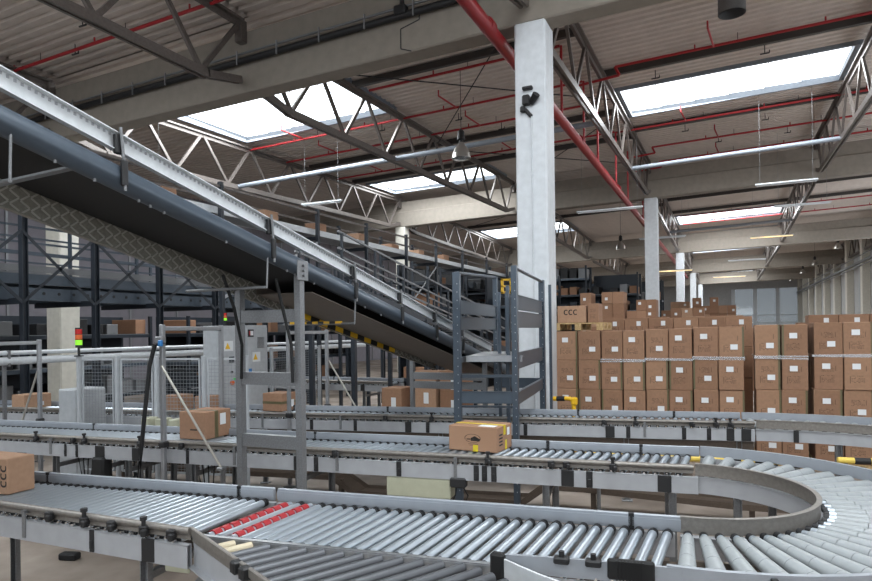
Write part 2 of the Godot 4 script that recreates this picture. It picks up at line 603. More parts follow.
func skylight(n: int, s: Array) -> void:
	var w := struct_root("window_%d" % n)
	var x0: float = s[0]; var x1: float = s[1]; var z0: float = s[2]; var z1: float = s[3]
	var xm := (x0 + x1) / 2
	var a := 0.02
	# upstand around the opening
	var st := S()
	for z in [z0, z1]:
		bar(st, W(x0 - 0.1, roof_y(x0, z) + a, z), W(x1 + 0.1, roof_y(x1, z) + a, z), 0.08, 0.2)
	part("curb", st, M.silver_tube, w)
	st = S()
	for x in [x0, x1]:
		bar(st, W(x, roof_y(x, z0) + a, z0), W(x, roof_y(x, z1) + a, z1), 0.08, 0.2)
	# sheet between the opening and the truss line
	for xx in [[x0 - 0.15, x0], [x1, x1 + 0.15]]:
		quad(st, W(xx[0], roof_y(xx[0], z0), z0), W(xx[1], roof_y(xx[1], z0), z0), W(xx[1], roof_y(xx[1], z1), z1), W(xx[0], roof_y(xx[0], z1), z1), Vector3.DOWN)
	part("curb", st, M.silver_tube, w)
	# opal glazing sheets lit by the sky above them
	var ns := 6
	for k in ns:
		var a0 := lerpf(x0, x1, float(k) / ns) + 0.012
		var a1 := lerpf(x0, x1, float(k + 1) / ns) - 0.012
		st = S()
		var am := (a0 + a1) / 2
		bar(st, W(am, roof_y(am, z0) + 0.10, z0), W(am, roof_y(am, z1) + 0.10, z1), a1 - a0, 0.02)
		part("pane", st, M.opal, w)
	st = S()
	for k in range(1, ns):
		var xb := lerpf(x0, x1, float(k) / ns)
		bar(st, W(xb, roof_y(xb, z0) + 0.10, z0), W(xb, roof_y(xb, z1) + 0.10, z1), 0.024, 0.03)
	part("glazing_bars", st, M.white_rail, w)
	var l := AreaLight3D.new()
	l.name = "skylight_glow_%d" % n
	l.area_size = Vector2(x1 - x0 - 0.1, z1 - z0 - 0.1)
	l.area_normalize_energy = false
	l.light_energy = SKYLIGHT_ENERGY
	l.light_color = Color(0.96, 0.985, 1.0)
	l.area_range = 120.0
	l.shadow_enabled = true
	add_child(l)
	l.position = W(xm, roof_y(xm, (z0 + z1) / 2) - 0.03, (z0 + z1) / 2)
	l.rotation = Vector3(deg_to_rad(-90), 0, 0)

# ------------------------------------------------------------------ roof steel
func build_roof_steel() -> void:
	for xi in TRUSS_X.size():
		for bi in BEAM_Z.size() - 1:
			var x: float = TRUSS_X[xi]
			if x < -15: continue
			var z0: float = BEAM_Z[bi] + 0.25
			var z1: float = BEAM_Z[bi + 1] - 0.25
			truss(x, z0, z1, bi)

func truss(x: float, z0: float, z1: float, bi: int) -> void:
	var cb := func(z: float, h: float) -> Vector3: return W(x, chord_y(x, z) + h, z)
	var side := Vector3(0.05, 0, 0)
	var H := 1.36
	var line: String = {-14.2: "over the dark steel gallery", -8.5: "left of the white column", -2.8: "in line with the white columns", 3.08: "right of the long skylight", 8.7: "along the right-hand wall"}[x]
	var bay: String = ["ending at the near concrete beam", "behind the near concrete beam", "behind the second beam", "behind the third beam", "behind the fourth beam"][bi]
	var t := thing("roof_truss", "steel lattice girder %s, %s" % [line, bay], "truss", W(x, chord_y(x, z0), (z0 + z1) / 2), 0.0, "roof trusses " + line)
	var L := z1 - z0
	var np := 8
	var pl := L / np
	# bottom chord as a pair of channels, its ends bent up to the beams
	var st := S()
	for s in [-1.0, 1.0]:
		bar(st, cb.call(z0 + 0.9, 0.0) + side * s, cb.call(z1 - 0.9, 0.0) + side * s, 0.05, 0.15)
		bar(st, cb.call(z0 + 0.05, 0.2) + side * s, cb.call(z0 + 0.93, 0.0) + side * s, 0.05, 0.13)
		bar(st, cb.call(z1 - 0.05, 0.2) + side * s, cb.call(z1 - 0.93, 0.0) + side * s, 0.05, 0.13)
	wpart("bottom_chord", st, M.truss, t)
	st = S()
	bar(st, cb.call(z0, H), cb.call(z1, H), 0.2, 0.05)
	bar(st, cb.call(z0, H - 0.07), cb.call(z1, H - 0.07), 0.04, 0.12)
	wpart("top_chord", st, M.truss, t)
	for k in np:
		var a := z0 + pl * (k + 0.02)
		var m := z0 + pl * (k + 0.5)
		var e := z0 + pl * (k + 0.98)
		for d in [[a, m], [e, m]]:
			st = S()
			bar(st, cb.call(d[0], H - 0.05), cb.call(d[1], 0.04), 0.06, 0.085)
			wpart("web_bar", st, M.truss, t)
	for z in [z0, z1]:
		st = S()
		bar(st, cb.call(z, H - 0.42), cb.call(z, H), 0.16, 0.16)
		wpart("end_post", st, M.truss, t)

# ------------------------------------------------------------------ pipes and lamps
func build_pipes_and_lamps() -> void:
	# purlin-like dark tubes between trusses
	var st: SurfaceTool
	var ti := 0
	var tie_at := ["before the long skylight", "behind the long skylight", "in the third bay on the right", "before the third beam on the right", "in the fourth bay on the right", "before the fourth beam on the right", "above the elevated roller line", "left of the column top", "before the second left skylight", "in the third bay on the left", "before the third beam on the left"]
	for p in [[16.4, -2.8, 8.8], [21.9, -2.8, 8.8], [34.5, -2.8, 8.8], [38.0, -2.8, 8.8], [51.0, -2.8, 8.8], [56.0, -2.8, 8.8], [19.6, -14.2, -2.8], [13.6, -8.5, -2.8], [22.6, -14.2, -2.8], [31.0, -14.2, -2.8], [35.5, -14.2, -2.8]]:
		st = S()
		bar(st, W(p[1], roof_y(p[1], p[0]) - 0.12, p[0]), W(p[2], roof_y(p[2], p[0]) - 0.12, p[0]), 0.11, 0.16)
		solo("roof_tie", st, M.purlin, "dark roof tie bar running across under the sheet " + tie_at[ti], "roof tie", "dark ties across the roof")
		ti += 1
	# silver tubes joining the bottom chords
	for p in [[21.3, -2.8, 3.1, "above the cartons below the long skylight"], [15.7, -14.3, -2.9, "over the gallery, left of the white column"], [36.0, -2.8, 3.0, "far down the hall"]]:
		st = S()
		tube(st, W(p[1], chord_y(p[1], p[0]) + 0.02, p[0]), W(p[2], chord_y(p[2], p[0]) + 0.02, p[0]), 0.07, 12)
		solo("stay_tube", st, M.silver_tube, "light grey steel stay tube between two girders " + p[3], "tube")
	# red sprinkler branch pipes across the hall under the roof
	var runs := [[8.75, -16.0, -4.0, "in front of the near concrete beam"], [15.8, -2.4, 8.8, "in front of the long skylight"], [21.5, -3.3, 8.8, "behind the long skylight"], [24.2, -2.4, 8.8, "between the long skylight and the second beam"], [26.7, -2.4, 8.8, "close to the second concrete beam"],
		[16.3, -14.2, -3.3, "behind the near left skylight"], [18.2, -14.2, -3.3, "one bay behind the near left skylight"], [21.4, -14.2, -3.3, "before the second left skylight"], [29.5, -2.4, 8.8, "behind the second concrete beam"], [32.5, -2.4, 8.8, "in the third roof bay"], [38.8, -2.4, 8.8, "before the third concrete beam"], [41.5, -2.4, 8.8, "close to the third concrete beam"], [28.8, -14.2, -3.3, "over the gallery behind the second beam"], [33.0, -14.2, -3.3, "over the gallery in the third roof bay"], [12.0, -8.2, -3.3, "left of the white column top"], [13.9, -8.2, -3.3, "left of the white column below the lamp"]]
	for r in runs:
		var y0: float = roof_y(r[1], r[0]) - 0.22
		var y1: float = roof_y(r[2], r[0]) - 0.22
		var t := thing("sprinkler_pipe", "thin red sprinkler pipe under the roof sheet " + r[3], "pipe", W(r[1], y0, r[0]), 0.0, "red sprinkler branch pipes")
		st = S()
		tube(st, W(r[1], y0, r[0]), W(r[2], y1, r[0]), 0.034, 8)
		wpart("pipe", st, M.red_thin, t)
		var k := 1
		while r[1] + 2.6 * k < r[2]:
			var hx: float = r[1] + 2.6 * k - 0.8
			var hy: float = lerpf(y0, y1, (hx - r[1]) / (r[2] - r[1]))
			st = S()
			tube(st, W(hx, hy, r[0]), W(hx, hy + 0.12, r[0]), 0.02, 6)
			wpart("sprinkler_head", st, M.red_thin, t)
			st = S()
			tube(st, W(hx + 0.9, hy, r[0]), W(hx + 0.9, hy + 0.22, r[0]), 0.008, 5)
			wpart("hanger", st, M.black, t)
			if r[0] > 15.0 and r[0] < 27.0 and k % 2 == 1:
				st = S()
				tube(st, W(hx + 0.4, hy, r[0]), W(hx + 0.3, hy + 0.02, r[0] - 1.0), 0.024, 8)
				tube(st, W(hx + 0.3, hy + 0.02, r[0] - 1.0), W(hx + 0.3, hy + 0.17, r[0] - 1.0), 0.02, 8)
				wpart("branch_arm", st, M.red_thin, t)
			k += 1
	# offsets with drop pieces on the branch lines next to the girder
	for d in [[15.8, 16.6, -2.4], [24.2, 23.4, -2.4], [26.7, 26.0, -2.4]]:
		st = S()
		var yy := roof_y(d[2], d[0]) - 0.22
		tube(st, W(d[2], yy, d[0]), W(d[2] + 0.1, yy - 0.22, d[0]), 0.034, 8)
		tube(st, W(d[2] + 0.1, yy - 0.22, d[0]), W(-3.3, yy - 0.28, d[0] + 0.05), 0.034, 8)
		solo("sprinkler_offset", st, M.red_thin, "short red pipe offset bent round the girder beside the main pipe", "pipe", "red pipe offsets at the girder")
	# big red main
	var mt := thing("sprinkler_main", "thick bright red sprinkler main running down the hall past the white column", "pipe", W(-3.27, 6.64, 4.0))
	st = S()
	tube(st, W(-3.27, 6.66, -6.5), W(-3.27, 6.5, 62), 0.105, 18)
	wpart("pipe", st, M.red, mt)
	for z in [9.05, 15.6, 21.6, 28.0, 34.0]:
		st = S()
		tube(st, W(-3.27, 6.645, z), W(-3.27, 6.645, z + 0.16), 0.122, 18)
		wpart("coupling", st, M.red, mt)
	for z in [12.0, 13.9, 16.3, 18.2, 21.45, 24.2, 28.8, 33.0]:
		st = S()
		tube(st, W(-3.27, 6.7, z), W(-3.27, roof_y(-3.3, z) - 0.22, z), 0.03, 8)
		wpart("riser", st, M.red_thin, mt)
	# black cable conduit with clips along the near concrete beam
	var ct := thing("cable_conduit", "black cable conduit held by pale clips along the near concrete beam", "conduit", W(-8.0, 7.2, 9.5))
	st = S()
	for j in 1:
		tube(st, W(-20, 7.17 + 0.03 * (-20 + 10.9), 9.5), W(3.0, 7.17 + 0.03 * (3 + 10.9), 9.5), 0.06, 10)
	wpart("cable", st, M.black, ct)
	st = S()
	tube(st, W(-20, 7.31 + 0.03 * (-20 + 10.9), 9.5), W(3.0, 7.31 + 0.03 * (3 + 10.9), 9.5), 0.022, 8)
	wpart("upper_tube", st, M.galv, ct)
	for k in 22:
		var cx := -18.0 + 0.95 * k
		st = S()
		bar(st, W(cx, 7.08 + 0.03 * (cx + 10.9), 9.43), W(cx, 7.34 + 0.03 * (cx + 10.9), 9.43), 0.025, 0.02)
		wpart("clip", st, M.alu, ct)
	st = S()
	bevel(st, W(-4.95, 7.42, 9.48), Vector3(0.22, 0.16, 0.16), 0.02)
	bar(st, W(-4.93, 7.4, 9.48), W(-4.93, 8.3, 9.48), 0.06, 0.06)
	wpart("junction_box", st, M.black, ct)
	# thin bracing rods of the left roof bay
	for b in [[W(-8.4, 8.0, 18.5), W(-2.9, 8.4, 11.0)], [W(-8.4, 7.95, 12.0), W(-2.9, 8.35, 18.0)], [W(-8.4, 8.05, 19.5), W(-2.9, 8.4, 26.0)], [W(-8.4, 8.05, 26.0), W(-2.9, 8.4, 19.5)], [W(-14.1, 7.8, 27.5), W(-2.9, 8.4, 34.0)], [W(-14.1, 7.8, 34.0), W(-2.9, 8.4, 27.5)]]:
		st = S()
		tube(st, b[0], b[1], 0.016, 6)
		solo("bracing_rod", st, M.black, "thin dark diagonal bracing rod under the roof left of the white column", "rod", "roof bracing rods")
	# lamp hooks under the roof sheet
	for h in [[-9.6, 17.0], [-10.4, 18.6], [-7.2, 17.4], [-6.4, 19.0], [-5.2, 17.0], [-11.2, 8.2], [-12.4, 8.9], [-9.2, 8.0], [-1.6, 17.2], [0.9, 17.0], [-1.2, 22.8], [1.2, 23.0], [-0.2, 25.0], [2.0, 25.2]]:
		st = S()
		var hy := roof_y(h[0], h[1])
		tube(st, W(h[0], hy + 0.02, h[1]), W(h[0], hy - 0.2, h[1]), 0.012, 6)
		bar(st, W(h[0] - 0.1, hy - 0.2, h[1]), W(h[0] + 0.1, hy - 0.2, h[1]), 0.025, 0.025)
		bar(st, W(h[0] + 0.1, hy - 0.2, h[1]), W(h[0] + 0.1, hy - 0.13, h[1]), 0.02, 0.02)
		solo("roof_hook", st, M.black, "small dark hanger hook fixed under the ribbed roof sheet", "hook", "hooks under the roof sheet")
	# vent drum
	st = S()
	tube(st, W(0.16, 7.95, 13.3), W(0.16, 8.6, 13.3), 0.245, 28, -1.0, false)
	tube(st, W(0.16, 7.95, 13.3), W(0.16, 8.6, 13.3), 0.225, 28, -1.0, false)
	tube(st, W(0.16, 8.3, 13.3), W(0.16, 8.32, 13.3), 0.225, 28)
	solo("vent_drum", st, M.galv, "grey cylindrical vent drum hanging from the roof sheet", "vent")
	# bell lamps
	for l in [[-5.9, 6.22, 14.4, "hanging left of the white column below the roof"], [-5.0, 6.1, 34.0, "hanging above the dark racks right of the white column"], [6.6, 6.9, 48.0, "nearest along the right-hand wall"], [6.6, 6.9, 60.0, "second along the right-hand wall"], [6.6, 6.9, 69.0, "third along the right-hand wall"], [6.6, 6.9, 80.0, "fourth along the right-hand wall"]]:
		bell_lamp(W(l[0], l[1], l[2]), "silver bell-shaped hall lamp " + l[3], roof_y(l[0], l[2]))
	# fluorescent battens on wires
	var fl := [[-11.6, 6.05, 16.6, 1.5, false, "hanging below the left girder"], [1.6, 6.1, 20.8, 1.6, false, "nearest below the right girder"], [2.5, 6.3, 26.0, 1.8, false, "below the right girder at the second beam"], [2.0, 6.3, 34.5, 1.9, true, "glowing, third down the hall on the right"], [1.2, 6.2, 45.0, 2.2, false, "fourth down the hall on the right"], [0.2, 5.9, 55.0, 2.4, true, "glowing, fifth down the hall on the right"],
		[-3.6, 6.0, 22.0, 2.2, false, "beside the red main behind the white column"], [-2.6, 6.0, 30.0, 2.0, false, "at the second column top"], [-2.8, 5.0, 36.0, 2.4, true, "glowing, hung across the third column"], [-14.0, 5.6, 12.0, 1.2, true, "glowing above the gallery"]]
	for f in fl:
		batten(W(f[0], f[1], f[2]), f[3], f[4], "fluorescent batten lamp on thin wires, " + f[5])

func bell_lamp(at: Vector3, label: String, top: float) -> void:
	var t := thing("bell_lamp", label, "lamp", at, 0.0, "bell lamps under the roof")
	var st := S()
	lathe(st, Vector3.ZERO, [Vector2(0.06, 0.40), Vector2(0.09, 0.34), Vector2(0.17, 0.24), Vector2(0.22, 0.12), Vector2(0.24, 0.0), Vector2(0.225, 0.0), Vector2(0.2, 0.12), Vector2(0.15, 0.24), Vector2(0.05, 0.36)], 24)
	part("shade", st, M.lampshade, t)
	st = S()
	tube(st, Vector3(0, 0.38, 0), Vector3(0, 0.46, 0), 0.05, 14)
	tube(st, Vector3(0, 0.46, 0), Vector3(0, 0.66, 0), 0.1, 16, 0.085)
	tube(st, Vector3(0, 0.66, 0), Vector3(0, 0.72, 0), 0.085, 16, 0.03)
	part("ballast", st, M.black, t)
	st = S()
	tube(st, Vector3(0, 0.02, 0), Vector3(0, 0.05, 0), 0.2, 20)
	part("lens", st, M.glass, t)
	st = S()
	tube(st, Vector3(0, 0.7, 0), Vector3(0, top - at.y, 0), 0.008, 6)
	part("wire", st, M.black, t)

func batten(at: Vector3, length: float, lit: bool, label: String) -> void:
	var t := thing("batten_lamp", label, "lamp", at, 0.0, "fluorescent battens")
	var st := S()
	bevel(st, Vector3(0, 0.03, 0), Vector3(length, 0.05, 0.12), 0.012)
	part("housing", st, M.white_rail, t)
	st = S()
	tube(st, Vector3(-length / 2 + 0.04, -0.012, 0), Vector3(length / 2 - 0.04, -0.012, 0), 0.02, 8)
	part("tube", st, M.tube_lit if lit else M.paper, t)
	for s in [-0.42, 0.42]:
		st = S()
		tube(st, Vector3(s * length, 0.05, 0), Vector3(s * length, roof_y(at.x, -at.z) - at.y, 0), 0.004, 5)
		part("wire", st, M.galv, t)
	if lit:
		var l := OmniLight3D.new()
		l.name = "batten_light"
		l.light_color = Color(1.0, 0.87, 0.65)
		l.light_energy = 0.25
		l.light_size = 0.15
		l.omni_range = 80.0
		l.omni_attenuation = 2.0
		l.shadow_enabled = true
		add_child(l, true)
		l.position = at + Vector3(0, -0.2, 0)

# ------------------------------------------------------------------ roller conveyors
# local frame of a conveyor: u along it, v across it (away from the camera), so a point is (u, y, -v)
func L(u: float, y: float, v: float) -> Vector3:
	return Vector3(u, y, -v)

func roller_mesh(length: float, r: float, key: String) -> ArrayMesh:
	var id := "r%.3f_%.3f_%s" % [length, r, key]
	if mesh_cache.has(id): return mesh_cache[id]
	var st := S()
	var h := length / 2
	tube(st, Vector3(0, 0, h - 0.012), Vector3(0, 0, -h + 0.05), r, 12)
	var m := st.commit()
	m.surface_set_material(0, M[key])
	st = S()
	tube(st, Vector3(0, 0, -h + 0.05), Vector3(0, 0, -h + 0.036), r + 0.004, 12)
	tube(st, Vector3(0, 0, -h + 0.036), Vector3(0, 0, -h + 0.022), r - 0.004, 12)
	tube(st, Vector3(0, 0, -h + 0.022), Vector3(0, 0, -h + 0.008), r + 0.002, 12)
	tube(st, Vector3(0, 0, h), Vector3(0, 0, h - 0.012), r * 0.8, 10)
	st.commit(m)
	m.surface_set_material(1, M.black)
	st = S()
	tube(st, Vector3(0, 0, h + 0.03), Vector3(0, 0, h), 0.009, 6)
	st.commit(m)
	m.surface_set_material(2, M.chrome)
	mesh_cache[id] = m
	return m

# roller carrying moulded sleeves
func sleeve_roller_mesh(length: float, r: float, key: String) -> ArrayMesh:
	var st := S()
	var h := length / 2
	var n := 9
	for k in n:
		var a := lerpf(h - 0.03, -h + 0.03, float(k) / n)
		var b := lerpf(h - 0.03, -h + 0.03, (k + 0.72) / n)
		tube(st, Vector3(0, 0, a), Vector3(0, 0, b), r + 0.008, 14)
	var m := st.commit()
	m.surface_set_material(0, M[key])
	st = S()
	tube(st, Vector3(0, 0, h), Vector3(0, 0, -h), r, 12)
	st.commit(m)
	m.surface_set_material(1, M.zinc)
	return m

func clamp_shape(st: SurfaceTool, p: Vector3, knob: bool) -> void:
	bevel(st, p + Vector3(0, -0.02, 0.022), Vector3(0.05, 0.05, 0.04), 0.006)
	bevel(st, p + Vector3(0.018, -0.03, 0.045), Vector3(0.03, 0.04, 0.03), 0.006)
	if knob:
		tube(st, p + Vector3(0, 0.0, 0.025), p + Vector3(0, 0.035, 0.025), 0.012, 8)
		tube(st, p + Vector3(0, 0.035, 0.025), p + Vector3(0, 0.055, 0.025), 0.02, 10)

func leg(root: Node3D, u: float, v: float, top: float) -> void:
	var st := S()
	bar(st, L(u - 0.025, 0, v), L(u - 0.025, top, v), 0.04, 0.006)
	bar(st, L(u + 0.025, 0, v), L(u + 0.025, top, v), 0.04, 0.006)
	bx(st, L(u, top / 2, v + 0.018), Vector3(0.05, top, 0.005))
	var o := part("leg", st, M.galv, root)
	st = S()
	bevel(st, L(u, 0.008, v), Vector3(0.12, 0.016, 0.09), 0.004)
	part("foot_plate", st, M.galv, o)

func straight(called: String, label: String, c: Vector2, ang: float, o: Dictionary) -> Node3D:
	var root := thing(called, label, "conveyor", W(c.x, 0, c.y), ang)
	var u0: float = o.u0; var u1: float = o.u1; var v0: float = o.v0; var v1: float = o.v1
	var st: SurfaceTool
	# the near side may run at a slight angle: va is its place at u0
	var va: float = o.get("v0a", v0)
	var nv := func(uu: float) -> float: return lerpf(va, v0, (uu - u0) / (u1 - u0))
	# side frames: channel with lips
	for side in [[va, v0, -1.0], [v1, v1, 1.0]]:
		if o.get("open_near", false) and side[2] < 0: continue
		var a: float = side[0]; var b: float = side[1]; var sg: float = side[2]
		st = S()
		bar(st, L(u0, 0.795, a), L(u1, 0.795, b), 0.006, 0.125)
		bar(st, L(u0, 0.857, a + sg * 0.016), L(u1, 0.857, b + sg * 0.016), 0.034, 0.005)
		bar(st, L(u0, 0.735, a + sg * 0.016), L(u1, 0.735, b + sg * 0.016), 0.034, 0.005)
		bar(st, L(u0, 0.795, a + sg * 0.030), L(u1, 0.795, b + sg * 0.030), 0.006, 0.115)
		part("side_frame", st, M.frame, root)
	# guide rails in lengths, with dark joint covers
	var joints: Array = [u0] + o.get("joints_rear", []) + [o.get("rear_to", u1) + 0.006]
	for k in joints.size() - 1:
		st = S()
		var a: float = joints[k] + 0.006; var b: float = joints[k + 1] - 0.006
		bar(st, L(a, 0.915, v1 + 0.012), L(b, 0.915, v1 + 0.012), 0.026, 0.085, 0.004)
		bar(st, L(a, 0.915, v1 - 0.003), L(b, 0.915, v1 - 0.003), 0.006, 0.05)
		part("guide_rail", st, M.guide, root)
	for u in o.get("joints_rear", []):
		st = S()
		bx(st, L(u, 0.913, v1 + 0.010), Vector3(0.03, 0.092, 0.032))
		part("joint_cover", st, M.black, root)
	var nr: Array = o.get("near_guide", [u0, u1])
	if nr.size():
		st = S()
		var pr := []
		for k in 10:
			pr.append(Vector2(cos(TAU * k / 10.0) * 0.014, sin(TAU * k / 10.0) * 0.022))
		sweep(st, [L(nr[0], 0.93, nv.call(nr[0]) - 0.012), L(nr[1], 0.93, nv.call(nr[1]) - 0.012)], pr, true)
		bar(st, L(nr[0], 0.905, nv.call(nr[0])), L(nr[1], 0.905, nv.call(nr[1])), 0.008, 0.05)
		part("guide_rail", st, M.alu_dull, root)
	for u in o.get("clamps", []):
		st = S()
		clamp_shape(st, L(u, 0.93, nv.call(u) - 0.012), fmod(absf(u) * 7.3, 1.0) > 0.45)
		part("clamp", st, M.black, root)
	for s in o.get("plates", []):
		st = S()
		bevel(st, L(s[0], 0.80, nv.call(s[0]) - 0.035), Vector3(s[1], 0.13, 0.012), 0.004)
		if s[1] < 0.06:
			bevel(st, L(s[0], 0.78, nv.call(s[0]) - 0.044), Vector3(s[1] * 0.55, 0.05, 0.012), 0.004)
		part("splice_plate", st, M.black, root)
	for u in o.get("straps", []):
		st = S()
		bx(st, L(u, 0.83, nv.call(u) - 0.037), Vector3(0.028, 0.16, 0.006))
		bx(st, L(u, 0.91, nv.call(u) - 0.03), Vector3(0.028, 0.02, 0.03))
		part("strap", st, M.galv, root)
	# rollers
	var pitch: float = o.get("pitch", 0.075)
	var mid := (v0 + v1) / 2
	var wid := v1 - v0 - 0.03
	var u: float = u0 + o.get("first", 0.05)
	var idx := 0
	while u < u1 - 0.03:
		var sk: float = deg_to_rad(o.get("skew", 9.0))
		if va != v0:
			wid = snappedf(v1 - nv.call(u) - 0.03, 0.02)
			mid = v1 - 0.015 - wid / 2
		var xf := Transform3D(Basis(Vector3.UP, -sk), L(u, 0.868, mid))
		var special: Array = o.get("special", [])
		var key: String = o.get("roller", "zinc")
		var used := false
		for sp in special:
			if absf(u - sp) < pitch * 0.5:
				inst("roller", mesh_cache["sleeve"], root, xf)
				used = true
		if not used:
			inst("roller", roller_mesh(snappedf(wid / cos(sk), 0.001), 0.025, key), root, xf)
		u += pitch
		idx += 1
	# cross ties and legs
	for lu in o.get("legs", []):
		leg(root, lu, nv.call(lu) + 0.03, 0.735)
		leg(root, lu, v1 - 0.03, 0.735)
		st = S()
		bar(st, L(lu, 0.62, nv.call(lu) + 0.05), L(lu, 0.62, v1 - 0.05), 0.04, 0.04)
		part("cross_tie", st, M.galv, root)
	if o.has("lower_beam"):
		st = S()
		bar(st, L(u0, o.lower_beam, v0 + 0.06), L(u1, o.lower_beam, v0 + 0.06), 0.06, 0.09)
		part("lower_beam", st, M.brown_plate, root)
		st = S()
		tube(st, L(u0, o.lower_beam - 0.08, v0 + 0.3), L(u1, o.lower_beam - 0.08, v0 + 0.3), 0.04, 10)
		part("air_pipe", st, M.brown_plate, root)
	# drive bed below the rollers
	st = S()
	bx(st, L((u0 + u1) / 2, 0.765, mid), Vector3(u1 - u0, 0.01, wid * 0.55))
	part("drive_bed", st, M.brown_plate, root)
	return root

func cone_roller_mesh(r0: float, r1: float) -> ArrayMesh:
	var id := "cone%.3f_%.3f" % [r0, r1]
	if mesh_cache.has(id): return mesh_cache[id]
	var a := r0 + 0.085; var b := r1 - 0.035
	var st := S()
	var n := 4
	for k in n:
		var t0 := float(k) / n
		var t1 := float(k + 1) / n
		var s0 := lerpf(0.031, 0.05, t0)
		var s1 := lerpf(0.031, 0.05, t1) - 0.0008
		var x0 := lerpf(a, b, t0)
		var x1 := lerpf(a, b, t1) - 0.003
		tube(st, Vector3(x0, 0.893 - s0, 0), Vector3(x1, 0.893 - s1, 0), s0, 16, s1)
	var m := st.commit()
	m.surface_set_material(0, M.pvc)
	st = S()
	tube(st, Vector3(r0 + 0.02, 0.866, 0), Vector3(r0 + 0.05, 0.866, 0), 0.024, 12)
	st.commit(m)
	m.surface_set_material(1, M.black)
	st = S()
	tube(st, Vector3(r0 + 0.05, 0.866, 0), Vector3(a, 0.866, 0), 0.022, 12)
	tube(st, Vector3(b, 0.85, 0), Vector3(r1 + 0.01, 0.85, 0), 0.01, 6)
	st.commit(m)
	m.surface_set_material(2, M.zinc)
	mesh_cache[id] = m
	return m

func arc(r: float, y: float, a0: float, a1: float, n: int) -> Array:
	var p := []
	for k in n + 1:
		var a := deg_to_rad(lerpf(a0, a1, float(k) / n))
		p.append(L(cos(a) * r, y, sin(a) * r))
	return p

func bend(called: String, label: String, c: Vector2, ang: float, r0: float, r1: float, a0: float, a1: float, nroll: int, legs: Array, plates: Array) -> Node3D:
	var root := thing(called, label, "conveyor", W(c.x, 0, c.y), ang)
	var st := S()
	var n := 40
	sweep(st, arc(r0, 0.912, a0, a1, n), rect(0.014, 0.086))
	sweep(st, arc(r0, 0.957, a0, a1, n), rect(0.03, 0.008))
	part("inner_guide", st, M.alu_dull, root)
	st = S()
	sweep(st, arc(r0 + 0.012, 0.795, a0, a1, n), rect(0.008, 0.125))
	sweep(st, arc(r0 + 0.02, 0.858, a0, a1, n), rect(0.05, 0.006))
	part("inner_frame", st, M.frame, root)
	st = S()
	sweep(st, arc(r1 + 0.015, 0.915, a0, a1, n), rect(0.026, 0.085))
	part("outer_guide", st, M.guide, root)
	st = S()
	sweep(st, arc(r1, 0.795, a0, a1, n), rect(0.008, 0.125))
	sweep(st, arc(r1 + 0.015, 0.735, a0, a1, n), rect(0.034, 0.006))
	part("outer_frame", st, M.frame, root)
	for k in nroll:
		var a := lerpf(a0, a1, (k + 0.5) / nroll)
		inst("roller", cone_roller_mesh(r0, r1), root, Transform3D(Basis(Vector3.UP, deg_to_rad(a)), Vector3.ZERO))
	for la in legs:
		for r in [r0 + 0.04, r1 - 0.04]:
			var a := deg_to_rad(la)
			leg(root, cos(a) * r, sin(a) * r, 0.735)
	for pa in plates:
		var a := deg_to_rad(pa[0])
		st = S()
		var b := Basis(Vector3.UP, a)
		bevel(st, L(cos(a) * pa[1], pa[2], sin(a) * pa[1]), Vector3(0.02, pa[3], pa[4]), 0.004, b)
		part("joint_cover", st, M.black, root)
	st = S()
	sweep(st, arc((r0 + r1) / 2, 0.765, a0, a1, n), rect((r1 - r0) * 0.6, 0.01))
	part("drive_bed", st, M.brown_plate, root)
	return root

const UC := Vector2(-0.24, 4.43)
const UA := 7.5
const FC := Vector2(-1.46, 7.41)
const FA := 11.0

